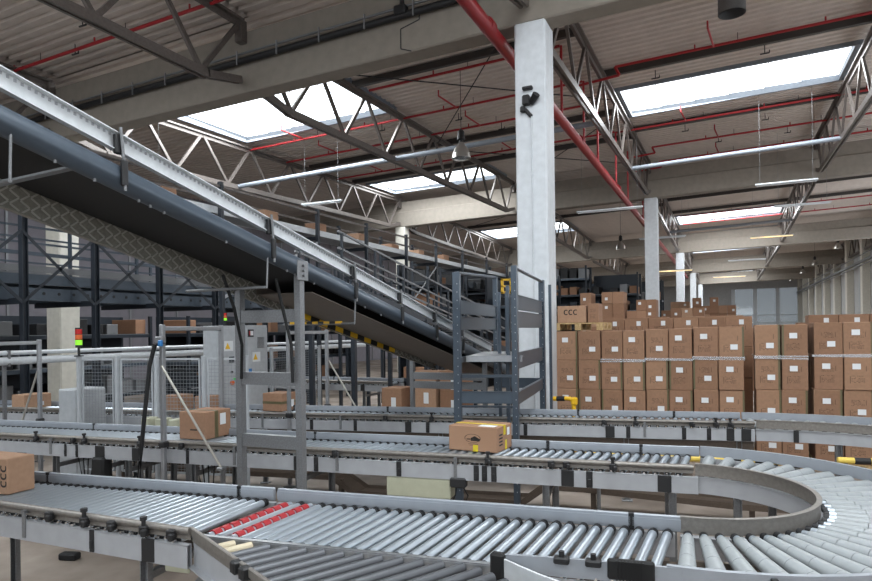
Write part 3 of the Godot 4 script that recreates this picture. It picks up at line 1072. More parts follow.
func build_main_conveyors() -> void:
	mesh_cache["sleeve"] = sleeve_roller_mesh(0.70, 0.022, "red_plastic")
	var ua := deg_to_rad(UA)
	straight("roller_conveyor", "near left roller conveyor with clamps along its guide, ending at the spur", UC, ua, {
		u0 = -6.2, u1 = -2.64, v0 = -1.56, v0a = -1.20, v1 = -0.73, pitch = 0.066, skew = 4.0,
		joints_rear = [-4.6, -2.91], near_guide = [-6.2, -2.64],
		clamps = [-4.9, -4.35, -3.72, -3.42, -3.2, -2.95, -2.75],
		plates = [[-4.3, 0.03], [-3.36, 0.035], [-2.92, 0.09]], straps = [-3.95, -5.2],
		legs = [-4.9, -3.0]})
	straight("roller_conveyor", "near right roller conveyor with two red sleeved rollers beside the spur", UC, ua, {
		u0 = -2.62, u1 = -0.13, rear_to = -0.10, open_near = true, v0 = -1.50, v1 = -0.73, pitch = 0.075, skew = 9.0, first = 0.07,
		joints_rear = [-0.36], near_guide = [], legs = [-1.2], special = [-2.55, -2.40]})
	straight("roller_conveyor", "middle straight roller conveyor carrying the two taped cartons", UC, ua, {
		u0 = -9.6, u1 = 0.12, rear_to = 0.20, v0 = 0.73, v1 = 1.45, pitch = 0.082, skew = 10.0,
		joints_rear = [-8.2, -6.4, -5.0, -3.5, -1.1, -0.28], near_guide = [-9.6, 0.09],
		clamps = [-6.4, -5.9, -5.75, -5.05, -4.55, -3.9, -2.9, -1.5, -0.98, -0.86, -0.5],
		plates = [[-6.0, 0.03], [-5.85, 0.03], [-5.55, 0.12], [-5.1, 0.09], [-4.48, 0.035], [-3.3, 0.035], [-3.09, 0.045], [-2.29, 0.045], [-1.6, 0.045], [-1.53, 0.045], [-1.45, 0.045], [-0.85, 0.10], [-0.68, 0.05], [-0.12, 0.10]],
		straps = [-6.2, -4.75, -3.95, -2.88, -1.78], legs = [-6.2, -5.6, -5.25, -4.45, -3.3, -1.03, 0.0 - 0.06]})
	bend("curve_conveyor", "wide half-circle roller curve with tapered grey sleeved rollers", UC, ua, 0.73, 1.49, -98, 82, 30, [-70, 0, 60], [[58, 0.755, 0.80, 0.13, 0.05], [22, 0.755, 0.90, 0.08, 0.03], [-82, 1.52, 0.90, 0.09, 0.03]])
	# near guide of the curve's run-in, with its curved lead-in plate
	# spur: rollers merging from the camera side
	var root := thing("spur_conveyor", "short merging spur of dark rollers in front of the red sleeved rollers", "conveyor", W(UC.x, 0, UC.y), ua)
	var st: SurfaceTool
	var o := Vector2(-2.60, -1.56)
	var s := Vector2(0.835, -0.550).normalized()
	var p := Vector2(0.550, 0.835).normalized()
	var at := func(a: float, b: float, y: float) -> Vector3:
		var q: Vector2 = o + s * a + p * b
		return L(q.x, y, q.y)
	st = S()
	bar(st, at.call(-0.05, 0, 0.795), at.call(2.4, 0, 0.795), 0.008, 0.125)
	bar(st, at.call(-0.05, -0.02, 0.735), at.call(2.4, -0.02, 0.735), 0.036, 0.006)
	part("side_frame", st, M.frame, root)
	st = S()
	bar(st, at.call(-0.05, -0.015, 0.925), at.call(2.4, -0.015, 0.925), 0.02, 0.045, 0.004)
	bar(st, at.call(-0.05, -0.005, 0.885), at.call(2.4, -0.005, 0.885), 0.012, 0.04)
	part("guide_rail", st, M.alu_dull, root)
	for a in [0.62, 0.72, 1.3]:
		st = S()
		var q: Vector3 = at.call(a, -0.03, 0.92)
		bevel(st, q, Vector3(0.05, 0.06, 0.05), 0.008, Basis(Vector3.UP, deg_to_rad(-33)))
		part("clamp", st, M.black, root)
	# divider strip between spur and main line
	st = S()
	bar(st, L(-2.62, 0.893, -1.515), L(-0.9, 0.893, -1.515), 0.03, 0.008)
	bar(st, L(-2.62, 0.86, -1.53), L(-0.9, 0.86, -1.53), 0.006, 0.06)
	part("divider", st, M.alu, root)
	for k in 19:
		var a := 0.16 + 0.088 * k
		var e := minf((0.03 + 0.550 * a) / 0.835, 0.86)
		if e < 0.1: continue
		st = S()
		var m0: Vector3 = at.call(a, 0.03, 0.866)
		var m1: Vector3 = at.call(a, e, 0.866)
		tube(st, m0, m1, 0.025, 12)
		var r := part("roller", st, M.cream_plastic if k < 2 else M.galv_roller, root)
		st = S()
		tube(st, at.call(a, 0.005, 0.866), m0, 0.016, 8)
		part("shaft_nut", st, M.chrome, r)
	for a in [1.2]:
		st = S()
		for w in [-0.025, 0.025]:
			bar(st, at.call(a + w, 0.03, 0.0), at.call(a + w, 0.03, 0.735), 0.04, 0.006)
		part("leg", st, M.galv, root)
	# brace under the corner
	st = S()
	bar(st, L(-2.6, 0.68, -1.44), L(-2.95, 0.35, -1.40), 0.04, 0.04)
	part("knee_brace", st, M.galv, root)
	st = S()
	bevel(st, L(-2.78, 0.72, -1.50), Vector3(0.16, 0.10, 0.02), 0.005)
	part("sensor_bracket", st, M.cream_box, root)
	# lead-in guide of the curve
	var g := thing("lead_in_guide", "pale curved lead-in guide with black nose where spur meets the curve", "guide", W(UC.x, 0, UC.y), ua)
	st = S()
	sweep(st, [L(-0.93, 0.91, -1.535), L(-0.75, 0.91, -1.515), L(-0.5, 0.91, -1.505), L(-0.1, 0.91, -1.50)], rect(0.018, 0.085))
	part("guide_rail", st, M.guide, g)
	st = S()
	var pl := []
	for k in 9:
		var t := k / 8.0
		pl.append(L(-0.93 + 0.75 * t, 0.88, -1.55 - 0.30 * t - 0.10 * sin(t * PI)))
	sweep(st, pl, rect(0.012, 0.12))
	part("deflector", st, M.white_rail, g)
	st = S()
	bevel(st, L(-0.95, 0.895, -1.55), Vector3(0.07, 0.14, 0.045), 0.012, Basis(Vector3.UP, deg_to_rad(-12)))
	part("nose", st, M.rubber, g)
	st = S()
	for u in [-0.66, -0.52]:
		bevel(st, L(u, 0.95, -1.53), Vector3(0.07, 0.03, 0.05), 0.006)
		tube(st, L(u, 0.95, -1.53), L(u, 0.99, -1.53), 0.013, 8)
	part("clamp", st, M.black, g)
	st = S()
	bevel(st, L(-0.36, 0.93, -1.525), Vector3(0.2, 0.09, 0.03), 0.008)
	for k in 9:
		bx(st, L(-0.42 + 0.014 * k, 0.93, -1.542), Vector3(0.007, 0.085, 0.012))
	part("ribbed_cover", st, M.rubber, g)
	st = S()
	bar(st, L(-0.9, 0.79, -1.50), L(0.0, 0.79, -1.50), 0.01, 0.125)
	part("side_frame", st, M.frame, g)
	# far line
	var fa := deg_to_rad(FA)
	straight("roller_conveyor", "far straight roller conveyor running behind the dark steel tower", FC, fa, {
		lower_beam = 0.67, u0 = -10.6, u1 = 1.75, v0 = 0.0, v1 = 0.68, pitch = 0.09, skew = 8.0,
		joints_rear = [-8.0, -6.0, -4.1, -2.7, -0.15, 1.0], near_guide = [-10.6, 1.75],
		clamps = [-5.2, -3.6, -2.5, -1.9, 0.15, 0.5, 1.1, 1.35, 1.5],
		plates = [[-5.0, 0.1], [-3.5, 0.045], [-2.9, 0.045], [-2.2, 0.08], [-1.95, 0.045], [-0.75, 0.045], [0.22, 0.10], [0.42, 0.045], [1.02, 0.045], [1.28, 0.045], [1.5, 0.08], [1.66, 0.10]],
		straps = [-4.2, -3.1, -1.4, 0.6], legs = [-8.5, -6.2, -4.2, -1.8, 0.4, 1.6]})
	var d := Vector2(cos(fa), sin(fa))
	var nv := Vector2(-sin(fa), cos(fa))
	bend("curve_conveyor", "gentle roller curve at the end of the far conveyor below the cartons", FC + d * 1.77 + nv * -2.2, fa, 2.2, 2.88, 90, 35, 18, [70, 40], [[80, 2.17, 0.80, 0.13, 0.05], [84, 2.9, 0.91, 0.09, 0.03]])

# ------------------------------------------------------------------ inclined belt
func inc_y(z: float) -> float:
	return 3.085 - 0.2205 * (z - 1.84)

func build_incline() -> void:
	var z0 := -1.6
	var z1 := 9.3
	var xn := -3.10
	var xf := -3.78
	var t := thing("incline_conveyor", "long dark inclined belt conveyor descending past the posts to the steel tower", "conveyor", W(-3.4, 0, 4.1))
	var st := S()
	var pr := []
	for k in 20:
		var a := TAU * k / 20.0
		var cx := cos(a); var cy := sin(a)
		pr.append(Vector2(signf(cx) * pow(absf(cx), 0.7) * 0.045, signf(cy) * pow(absf(cy), 0.6) * 0.068))
	sweep(st, [W(xn, inc_y(z0) - 0.068, z0), W(xn, inc_y(z1) - 0.068, z1)], pr, true)
	wpart("side_beam", st, M.steelblue, t)
	st = S()
	bar(st, W(xf + 0.02, inc_y(z0) - 0.03, z0), W(xf + 0.02, inc_y(z1) - 0.03, z1), 0.05, 0.05)
	wpart("far_beam", st, M.steelblue, t)
	# belt: carrying run and return run
	st = S()
	bar(st, W((xn + xf) / 2, inc_y(z0) - 0.02, z0), W((xn + xf) / 2, inc_y(z1) - 0.02, z1), 0.56, 0.012)
	bar(st, W((xn + xf) / 2, inc_y(z0) - 0.10, z0), W((xn + xf) / 2, inc_y(z1) - 0.10, z1), 0.60, 0.012)
	wpart("belt", st, M.belt, t)
	# sheet under the lower half
	st = S()
	bar(st, W((xn + xf) / 2, inc_y(4.35) - 0.20, 4.35), W((xn + xf) / 2, inc_y(9.2) - 0.20, 9.2), 0.58, 0.006)
	bar(st, W(xf + 0.05, inc_y(4.35) - 0.14, 4.35), W(xf + 0.05, inc_y(9.2) - 0.14, 9.2), 0.006, 0.12)
	wpart("under_sheet", st, M.under_sheet, t)
	# tread plate on the far side
	st = S()
	bar(st, W(xf, inc_y(z0) - 0.17, z0), W(xf, inc_y(8.1) - 0.17, 8.1), 0.006, 0.17)
	bar(st, W(xf + 0.015, inc_y(z0) - 0.083, z0), W(xf + 0.015, inc_y(8.1) - 0.083, 8.1), 0.036, 0.008)
	bar(st, W(xf + 0.015, inc_y(z0) - 0.257, z0), W(xf + 0.015, inc_y(8.1) - 0.257, 8.1), 0.036, 0.008)
	var tp := wpart("tread_plate", st, M.tread, t)
	st = S()
	var z := 1.2
	var row := 0
	while z < 7.9:
		for r in 4:
			var yy := inc_y(z) - 0.108 - 0.04 * r
			var tilt := 0.018 if (r + row) % 2 == 0 else -0.018
			bar(st, W(xf + 0.005, yy - tilt, z - 0.026), W(xf + 0.005, yy + tilt, z + 0.026), 0.006, 0.010)
		z += 0.062
		row += 1
	var lug := wpart("tread_lugs", st, M.lug, tp)
	lug.set_meta("kind", "stuff")
	# white perforated side guide above the beam
	st = S()
	bar(st, W(xn, inc_y(z0) + 0.125, z0), W(xn, inc_y(8.6) + 0.125, 8.6), 0.012, 0.10)
	bar(st, W(xn + 0.018, inc_y(z0) + 0.174, z0), W(xn + 0.018, inc_y(8.6) + 0.174, 8.6), 0.045, 0.006)
	bar(st, W(xn + 0.014, inc_y(z0) + 0.078, z0), W(xn + 0.014, inc_y(8.6) + 0.078, 8.6), 0.036, 0.006)
	var gr := wpart("side_guide", st, M.white_rail, t)
	st = S()
	z = 1.5
	while z < 8.5:
		bx(st, W(xn + 0.007, inc_y(z) + 0.158, z), Vector3(0.003, 0.016, 0.014))
		z += 0.034
	var sl := wpart("slots", st, M.slot, gr)
	sl.set_meta("kind", "stuff")
	# clamps and rods carrying the guide
	for zz in [2.45, 3.72, 4.86, 5.75, 6.6, 7.4]:
		st = S()
		bevel(st, W(xn + 0.03, inc_y(zz) + 0.11, zz), Vector3(0.03, 0.11, 0.045), 0.006)
		bevel(st, W(xn + 0.055, inc_y(zz) - 0.05, zz + 0.02), Vector3(0.03, 0.15, 0.04), 0.008)
		var cl := wpart("clamp", st, M.black, t)
		st = S()
		tube(st, W(xn + 0.055, inc_y(zz) + 0.20, zz), W(xn + 0.055, inc_y(zz) - 0.01, zz + 0.02), 0.009, 8)
		tube(st, W(xn + 0.06, inc_y(zz) - 0.08, zz + 0.02), W(xn + 0.06, inc_y(zz) - 0.15, zz + 0.02), 0.009, 8)
		wpart("rod", st, M.galv, cl)
	for zz in [2.1, 2.32, 2.6, 2.68, 2.78, 3.3, 3.95, 4.05, 4.3, 5.1, 5.4]:
		st = S()
		tube(st, W(xn + 0.01, inc_y(zz) - 0.135, zz), W(xn + 0.01, inc_y(zz) - 0.152, zz), 0.008, 8)
		wpart("bolt", st, M.galv, t)
	# stirrups hanging below the belt
	for zz in [1.87, 3.70, 4.9]:
		st = S()
		tube(st, W(xn + 0.03, inc_y(zz) - 0.12, zz), W(xn + 0.02, inc_y(zz) - 0.34, zz), 0.007, 8)
		tube(st, W(xn + 0.02, inc_y(zz) - 0.34, zz), W(xf - 0.1, inc_y(zz) - 0.34, zz), 0.011, 8)
		wpart("stirrup", st, M.galv, t)
	# hazard banding on the lower edge
	hazard(t, W(xf + 0.02, inc_y(5.05) - 0.22, 5.02), W(xf + 0.02, inc_y(6.9) - 0.22, 6.9), 0.008, 0.075, 13)
	hazard(t, W(xf - 0.02, inc_y(4.9) - 0.33, 4.9), W(xn - 0.12, inc_y(4.9) - 0.33, 4.9), 0.02, 0.028, 9)
	# perforated strut at the upper end
	st = S()
	bar(st, W(xn - 0.02, inc_y(2.2) - 0.13, 2.2), W(xf + 0.1, inc_y(2.0) - 0.30, 1.95), 0.05, 0.012)
	wpart("strut", st, M.galv, t)
	# supports: two-post frame between the near and middle conveyors, one behind the far line
	support(t, -3.09, -3.70, 4.1, inc_y(4.1) - 0.14, inc_y(4.1) - 0.22, [2.13, 1.62, 1.11])
	support(t, -3.09, -4.23, 8.3, inc_y(8.3) - 0.12, inc_y(8.3) - 0.05, [1.33, 1.2])
	st = S()
	bevel(st, W(-3.055, inc_y(4.1) - 0.10, 4.1), Vector3(0.012, 0.16, 0.14), 0.004)
	for k in 3:
		tube(st, W(-3.05, inc_y(4.1) - 0.06 - 0.04 * k, 4.1), W(-3.03, inc_y(4.1) - 0.06 - 0.04 * k, 4.1), 0.012, 8)
	wpart("gusset", st, M.galv, t)
	# corrugated black hoses
	for h in [[W(-3.55, 2.45, 3.75), W(-3.58, 2.2, 3.9), W(-3.62, 1.9, 4.03), W(-3.64, 1.62, 4.04)], [W(-3.2, 2.42, 3.95), W(-3.18, 2.2, 4.0), W(-3.12, 1.9, 4.03), W(-3.12, 1.6, 4.04)]]:
		st = S()
		var cp := []
		for k in 10:
			cp.append(Vector2(cos(TAU * k / 10.0), sin(TAU * k / 10.0)) * 0.013)
		sweep(st, h, cp, true)
		solo("cable_hose", st, M.rubber, "black cable hose hanging from the inclined belt along its support posts", "hose", "hoses on the incline supports")

func support(t: Node3D, xa: float, xb: float, z: float, ya: float, yb: float, ties: Array) -> void:
	var st: SurfaceTool
	for p in [[xa, ya], [xb, yb]]:
		st = S()
		bx(st, W(p[0], p[1] / 2, z - 0.028), Vector3(0.055, p[1], 0.006))
		bx(st, W(p[0] - 0.026, p[1] / 2, z), Vector3(0.006, p[1], 0.055))
		bx(st, W(p[0] + 0.026, p[1] / 2, z), Vector3(0.006, p[1], 0.055))
		bx(st, W(p[0], 0.008, z), Vector3(0.16, 0.016, 0.14))
		wpart("post", st, M.galv, t)
	for y in ties:
		st = S()
		bar(st, W(xa, y, z - 0.01), W(xb, y, z - 0.01), 0.03, 0.10)
		bar(st, W(xa, y + 0.05, z), W(xb, y + 0.05, z), 0.05, 0.006)
		wpart("tie_plate", st, M.galv, t)

func hazard(t: Node3D, a: Vector3, b: Vector3, w: float, h: float, n: int) -> void:
	for c in 2:
		var st := S()
		for k in n:
			if k % 2 == c:
				bar(st, a.lerp(b, float(k) / n), a.lerp(b, float(k + 1) / n), w, h)
		wpart("hazard_band", st, M.yellow if c == 0 else M.black, t)

# ------------------------------------------------------------------ steel tower over the far line
func build_tower() -> void:
	var t := thing("steel_tower", "dark blue-grey steel frame tower with plates and shelf straddling the far conveyor", "tower", W(-2.5, 0, 7.4))
	var fl := Vector2(-2.68, 6.35)
	var fr := Vector2(-2.07, 6.5)
	var bl := Vector2(-2.99, 8.5)
	var br := Vector2(-2.33, 8.55)
	var st: SurfaceTool
	for p in [[fl, 2.63, 0.075], [fr, 2.68, 0.055], [bl, 2.75, 0.055], [br, 2.67, 0.07]]:
		var w: float = p[2]
		st = S()
		bx(st, W(p[0].x, p[1] / 2, p[0].y - 0.02), Vector3(w, p[1], 0.006))
		bx(st, W(p[0].x - w / 2, p[1] / 2, p[0].y), Vector3(0.006, p[1], 0.05))
		bx(st, W(p[0].x + w / 2, p[1] / 2, p[0].y), Vector3(0.006, p[1], 0.05))
		bx(st, W(p[0].x, 0.01, p[0].y), Vector3(0.16, 0.02, 0.14))
		var po := wpart("post", st, M.steelblue, t)
		st = S()
		for k in 26:
			bx(st, W(p[0].x + w * 0.2, 0.25 + 0.09 * k, p[0].y - 0.0245), Vector3(0.009, 0.012, 0.004))
		var ho := wpart("slots", st, M.slot, po)
		ho.set_meta("kind", "stuff")
	var side := func(a: Vector2, b: Vector2, y: float, h: float, m: Material) -> void:
		var s2 := S()
		bar(s2, W(a.x, y, a.y), W(b.x, y, b.y), 0.02, h, 0.003)
		bar(s2, W(a.x, y + h / 2, a.y), W(b.x, y + h / 2, b.y), 0.04, 0.006)
		wpart("side_plate", s2, m, t)
	for y in [[2.29, 0.16], [2.10, 0.18], [1.65, 0.18], [1.24, 0.14]]:
		side.call(fr, br, y[0], y[1], M.steelblue)
	for y in [[2.25, 0.15], [2.07, 0.15], [1.66, 0.06]]:
		side.call(fl, bl, y[0], y[1], M.steelblue)
	# front ties
	for y in [[1.49, 0.03], [1.26, 0.13], [1.16, 0.02]]:
		side.call(fl, fr, y[0], y[1], M.steelblue)
	for y in [[1.54, 0.03], [1.24, 0.14]]:
		side.call(bl, br, y[0], y[1], M.steelblue)
	# shelf plate
	st = S()
	for k in 1:
		quad(st, W(fl.x, 1.70, fl.y + 0.25), W(fr.x, 1.70, fr.y + 0.25), W(br.x, 1.70, br.y - 0.5), W(bl.x, 1.70, bl.y - 0.5), Vector3.UP)
		quad(st, W(fl.x, 1.688, fl.y + 0.25), W(fr.x, 1.688, fr.y + 0.25), W(br.x, 1.688, br.y - 0.5), W(bl.x, 1.688, bl.y - 0.5), Vector3.DOWN)
		bar(st, W(fl.x, 1.67, fl.y + 0.25), W(fr.x, 1.67, fr.y + 0.25), 0.012, 0.07)
	wpart("shelf", st, M.alu, t)
	# uprights inside the frame and the top handrails
	for q in [[-2.52, 7.3, 2.45], [-2.44, 7.35, 2.45], [-2.28, 6.9, 2.5], [-2.2, 8.5, 2.6]]:
		st = S()
		bx(st, W(q[0], q[2] / 2 + 0.3, q[1]), Vector3(0.035, q[2] - 0.6, 0.03))
		wpart("upright", st, M.steelblue, t)
	for r in [[fl, bl, 2.62, 2.74], [fr, br, 2.66, 2.65]]:
		st = S()
		tube(st, W(r[0].x, r[2], r[0].y), W(r[1].x, r[3], r[1].y), 0.02, 8)
		wpart("handrail", st, M.steelblue, t)

# ------------------------------------------------------------------ steelwork on the left
func rail_run(root: Node3D, called: String, a: Vector3, b: Vector3, w: float, m: Material) -> void:
	var st := S()
	bar(st, a, b, w, w)
	wpart(called, st, m, root)

func build_left_structures() -> void:
	var st: SurfaceTool
	# gallery with handrails
	var g := thing("steel_gallery", "dark steel gallery with handrails and crossed bracing along the left side", "gallery", W(-11.3, 0, 12))
	var gz0 := 3.0; var gz1 := 24.0
	for x in [-11.0, -12.3]:
		st = S()
		bar(st, W(x, 2.98, gz0), W(x, 2.98, gz1), 0.06, 0.18)
		bar(st, W(x + 0.03, 2.72, gz0), W(x + 0.03, 2.72, gz1), 0.05, 0.22)
		var gb := wpart("deck_beam", st, M.steelblue, g)
		if x == -11.0:
			st = S()
			var hz := gz0
			while hz < 16.0:
				tube(st, W(x + 0.054, 2.74, hz), W(x + 0.06, 2.74, hz), 0.03, 6)
				hz += 0.28
			var hs := wpart("holes", st, M.black, gb)
			hs.set_meta("kind", "stuff")
	st = S()
	bx(st, W(-11.65, 3.08, (gz0 + gz1) / 2), Vector3(1.3, 0.03, gz1 - gz0))
	wpart("deck", st, M.galv, g)
	for y in [3.42, 3.62, 3.9]:
		rail_run(g, "handrail", W(-11.02, y, gz0), W(-11.02, y, gz1), 0.035, M.steelblue)
		rail_run(g, "handrail", W(-12.3, y, gz0), W(-12.3, y, gz1), 0.035, M.steelblue)
	var z := 3.4
	while z < gz1:
		for x in [-11.02, -12.3]:
			st = S()
			bar(st, W(x, 2.9, z), W(x, 3.92, z), 0.05, 0.05)
			wpart("baluster", st, M.steelblue, g)
		z += 1.45
	st = S()
	bar(st, W(-10.95, 3.16, gz0), W(-10.95, 3.16, gz1), 0.02, 0.12)
	wpart("kick_plate", st, M.galv, g)
	var pz := [5.3, 6.59, 7.9, 9.35, 10.9, 12.6, 14.4, 16.4, 18.6, 21.0]
	for k in pz.size():
		st = S()
		bx(st, W(-10.6, 2.1, pz[k]), Vector3(0.1, 4.2, 0.012))
		bx(st, W(-10.6, 2.1, pz[k] + 0.09), Vector3(0.1, 4.2, 0.012))
		bx(st, W(-10.6, 2.1, pz[k] + 0.045), Vector3(0.012, 4.2, 0.09))
		wpart("post", st, M.darkblue, g)
		if k < pz.size() - 1:
			for d in [[3.75, 2.55], [2.55, 3.75]]:
				st = S()
				bar(st, W(-10.56, d[0], pz[k]), W(-10.56, d[1], pz[k + 1]), 0.012, 0.05)
				wpart("brace", st, M.darkblue, g)
		st = S()
		bar(st, W(-10.6, 2.58, pz[k] + 0.04), W(-12.3, 2.58, pz[k] + 0.04), 0.08, 0.1)
		wpart("cross_beam", st, M.darkblue, g)
	# light pipe duct in front of the gallery
	var d := thing("pipe_duct", "long pale pipe duct running level in front of the dark gallery posts", "duct", W(-9.0, 1.7, 8))
	st = S()
	tube(st, W(-9.0, 1.665, 2.0), W(-9.0, 1.62, 15.5), 0.055, 14)
	wpart("pipe", st, M.white_rail, d)
	st = S()
	tube(st, W(-9.0, 1.775, 2.0), W(-9.0, 1.735, 15.5), 0.03, 12)
	wpart("pipe", st, M.white_rail, d)
	z = 3.0
	while z < 15.0:
		st = S()
		bx(st, W(-9.02, 1.69, z), Vector3(0.13, 0.22, 0.03))
		bar(st, W(-9.08, 0, z), W(-9.08, 1.65, z), 0.04, 0.04)
		wpart("bracket", st, M.galv, d)
		z += 2.4
	# elevated roller line behind the incline
	var e := thing("elevated_conveyor", "elevated roller line on dark posts carrying small cartons below the girders", "conveyor", W(-8.3, 0, 13))
	for x in [-8.0, -8.55]:
		st = S()
		bar(st, W(x, 4.13, 4.0), W(x, 4.13, 24.0), 0.03, 0.12)
		wpart("side_frame", st, M.white_rail, e)
		rail_run(e, "handrail", W(x + (0.12 if x > -8.2 else -0.12), 4.52, 4.0), W(x + (0.12 if x > -8.2 else -0.12), 4.52, 24.0), 0.04, M.truss)
	st = S()
	bx(st, W(-8.27, 4.08, 14.0), Vector3(0.5, 0.02, 20.0))
	wpart("bed", st, M.alu, e)
	var rm := roller_mesh(0.5, 0.025, "zinc")
	for k in 100:
		inst("roller", rm, e, Transform3D(Basis(Vector3.UP, PI / 2), Vector3(0.03, 4.16, 8.9 - 0.2 * k)))
	for zz in [8.3, 11.12, 13.12, 15.2, 17.13, 19.2, 21.5, 23.8]:
		for x in ([-7.88, -8.67] if zz > 12 else [-7.88]):
			st = S()
			bx(st, W(x, 2.3, zz), Vector3(0.07, 4.6, 0.07))
			wpart("post", st, M.darkblue, e)
		st = S()
		bar(st, W(-7.88, 3.98, zz), W(-8.67, 3.98, zz), 0.06, 0.08)
		wpart("cross_beam", st, M.darkblue, e)
		st = S()
		bar(st, W(-7.88, 3.3, zz), W(-8.67, 3.3, zz), 0.05, 0.06)
		wpart("cross_beam", st, M.darkblue, e)
	for b in [[8.3, 11.12], [15.2, 17.13]]:
		st = S()
		bar(st, W(-7.86, 2.6, b[0]), W(-7.86, 3.9, b[1]), 0.012, 0.05)
		wpart("brace", st, M.alu, e)
	var n := 0
	for c in [[7.4, 0.30, 0.16], [9.9, 0.42, 0.2], [11.6, 0.34, 0.2], [13.3, 0.3, 0.2], [15.0, 0.4, 0.14], [16.6, 0.34, 0.16], [18.4, 0.4, 0.2]]:
		carton(W(-8.27, 4.186, c[0]), Vector3(0.34, c[2], c[1]), "card_light" if n % 2 else "card", "small carton riding on the elevated roller line", "cartons on the elevated line", {})
		n += 1
	# inclined walkway with railings
	var w := thing("inclined_walkway", "inclined walkway with thin parallel handrails beyond the dark belt conveyor", "walkway", W(-5.6, 0, 12))
	var wy := func(zz: float) -> float: return 2.55 - 0.16 * (zz - 9.0)
	for x in [-5.3, -6.1]:
		st = S()
		bar(st, W(x, wy.call(8.0), 8.0), W(x, wy.call(16.5), 16.5), 0.04, 0.14)
		wpart("stringer", st, M.darkblue, w)
		for h in [0.3, 0.55, 0.8]:
			rail_run(w, "handrail", W(x, wy.call(8.0) + h, 8.0), W(x, wy.call(16.5) + h, 16.5), 0.03, M.galv)
		for k in 9:
			st = S()
			var zz := 8.1 + 1.0 * k
			bar(st, W(x, wy.call(zz), zz), W(x, wy.call(zz) + 0.8, zz), 0.035, 0.035)
			wpart("baluster", st, M.darkblue, w)
	for k in 26:
		var zz := 8.2 + 0.32 * k
		st = S()
		bx(st, W(-5.7, wy.call(zz), zz), Vector3(0.78, 0.02, 0.26))
		wpart("tread", st, M.galv, w)
	for zz in [8.4, 11.0, 13.6, 16.2]:
		for x in [-5.3, -6.1]:
			st = S()
			bx(st, W(x, wy.call(zz) / 2, zz), Vector3(0.07, wy.call(zz), 0.07))
			wpart("post", st, M.darkblue, w)
	straight("roller_conveyor", "pale roller conveyor deep behind the incline, beyond the walkway", Vector2(0, 11.45), 0.0, {
		u0 = -10.3, u1 = -6.4, v0 = 0.0, v1 = 0.68, pitch = 0.12, skew = 0.0, joints_rear = [-8.2], clamps = [-9.0, -7.6], plates = [[-9.4, 0.1], [-8.0, 0.1], [-7.0, 0.1]], legs = [-9.5, -7.0]})
	# storage racks in the dark depth of the hall
	for r in [[-13.2, 6.0, 1.2, 2.7, 2.5, "below the gallery"], [-15.6, 8.8, 1.2, 2.7, 2.5, "below the gallery"], [-15.6, 11.6, 1.2, 2.7, 2.5, "below the gallery"], [-14.6, 14.6, 1.2, 2.4, 2.5, "below the gallery"], [-13.2, 15.6, 1.2, 2.4, 2.5, "below the gallery"], [-13.2, 18.4, 1.2, 2.7, 2.5, "below the gallery"],
		[-9.45, 20.0, 1.1, 2.6, 4.2, "behind the elevated roller line"], [-9.45, 23.0, 1.1, 2.6, 4.4, "behind the elevated roller line"], [-9.45, 26.0, 1.1, 2.6, 4.6, "behind the elevated roller line"], [-7.0, 22.0, 1.2, 2.6, 3.8, "behind the inclined walkway"], [-7.0, 25.0, 1.2, 2.6, 4.2, "behind the inclined walkway"],
		[-13.0, 31.0, 2.6, 1.2, 4.8, "across the hall beyond the white column"], [-10.2, 31.0, 2.6, 1.2, 4.8, "across the hall beyond the white column"], [-7.4, 31.0, 2.6, 1.2, 5.0, "across the hall beyond the white column"], [-4.9, 31.5, 2.2, 1.2, 4.6, "across the hall beyond the white column"], [-8.0, 40.0, 3.0, 1.2, 4.8, "across the hall beyond the white column"], [-4.9, 40.0, 2.8, 1.2, 4.8, "across the hall beyond the white column"]]:
		rack(r[0], r[1], r[2], r[3], r[4], r[5])
	# machine guarding between the middle and far lines
	guard_fence(Vector2(-7.70, 5.52), Vector2(-5.35, 6.02), [0.0, 0.24, 0.48, 0.76, 1.0], "pale wire mesh guard fence between the middle and far conveyors")
	guard_fence(Vector2(-7.62, 9.25), Vector2(-7.62, 10.75), [0.0, 0.5, 1.0], "wire mesh guard fence running back from the control cabinets")
	signal_tower(W(-7.70, 1.72, 5.52), "signal light with red, orange and lit green lenses on the fence post", 1.15)
	# hose hanging at the light portal
	st = S()
	var hp := []
	for k in 10:
		hp.append(Vector2(cos(TAU * k / 10.0), sin(TAU * k / 10.0)) * 0.02)
	sweep(st, [W(-4.99, 1.9, 4.36), W(-5.03, 1.7, 4.33), W(-5.06, 1.3, 4.30), W(-5.10, 0.9, 4.28), W(-5.13, 0.5, 4.28), W(-5.13, 0.02, 4.28)], hp, true)
	solo("cable_hose", st, M.rubber, "thick black hose hanging from the light portal to the floor", "hose")
	# small drive blocks on a machine table behind the middle line
	var mt := thing("machine_table", "low machine table with cream drive blocks behind the middle conveyor", "table", W(-6.15, 0, 5.5))
	st = S()
	bevel(st, W(-6.15, 0.86, 5.48), Vector3(0.9, 0.04, 0.26), 0.008)
	wpart("table_top", st, M.frame, mt)
	for lx in [-6.55, -5.75]:
		st = S()
		bx(st, W(lx, 0.42, 5.48), Vector3(0.05, 0.84, 0.05))
		wpart("leg", st, M.galv, mt)
	for bxx in [-6.35, -6.12, -5.9]:
		st = S()
		bevel(st, W(bxx, 0.94, 5.46), Vector3(0.13, 0.11, 0.16), 0.012)
		wpart("drive_block", st, M.cream_box, mt)
	# control cabinets
	cabinet(-7.91, -7.60, 7.88, 8.42, 2.12, "grey control cabinet with warning triangle and orange switch", 0)
	cabinet(-7.91, -7.60, 8.56, 9.12, 2.13, "grey control cabinet with louvred vent and small display", 1)
	# low white machine cover
	var mc := thing("machine_cover", "pale grey box cover standing at the end of the wire guard fence", "cover", W(-7.96, 0, 5.75))
	st = S()
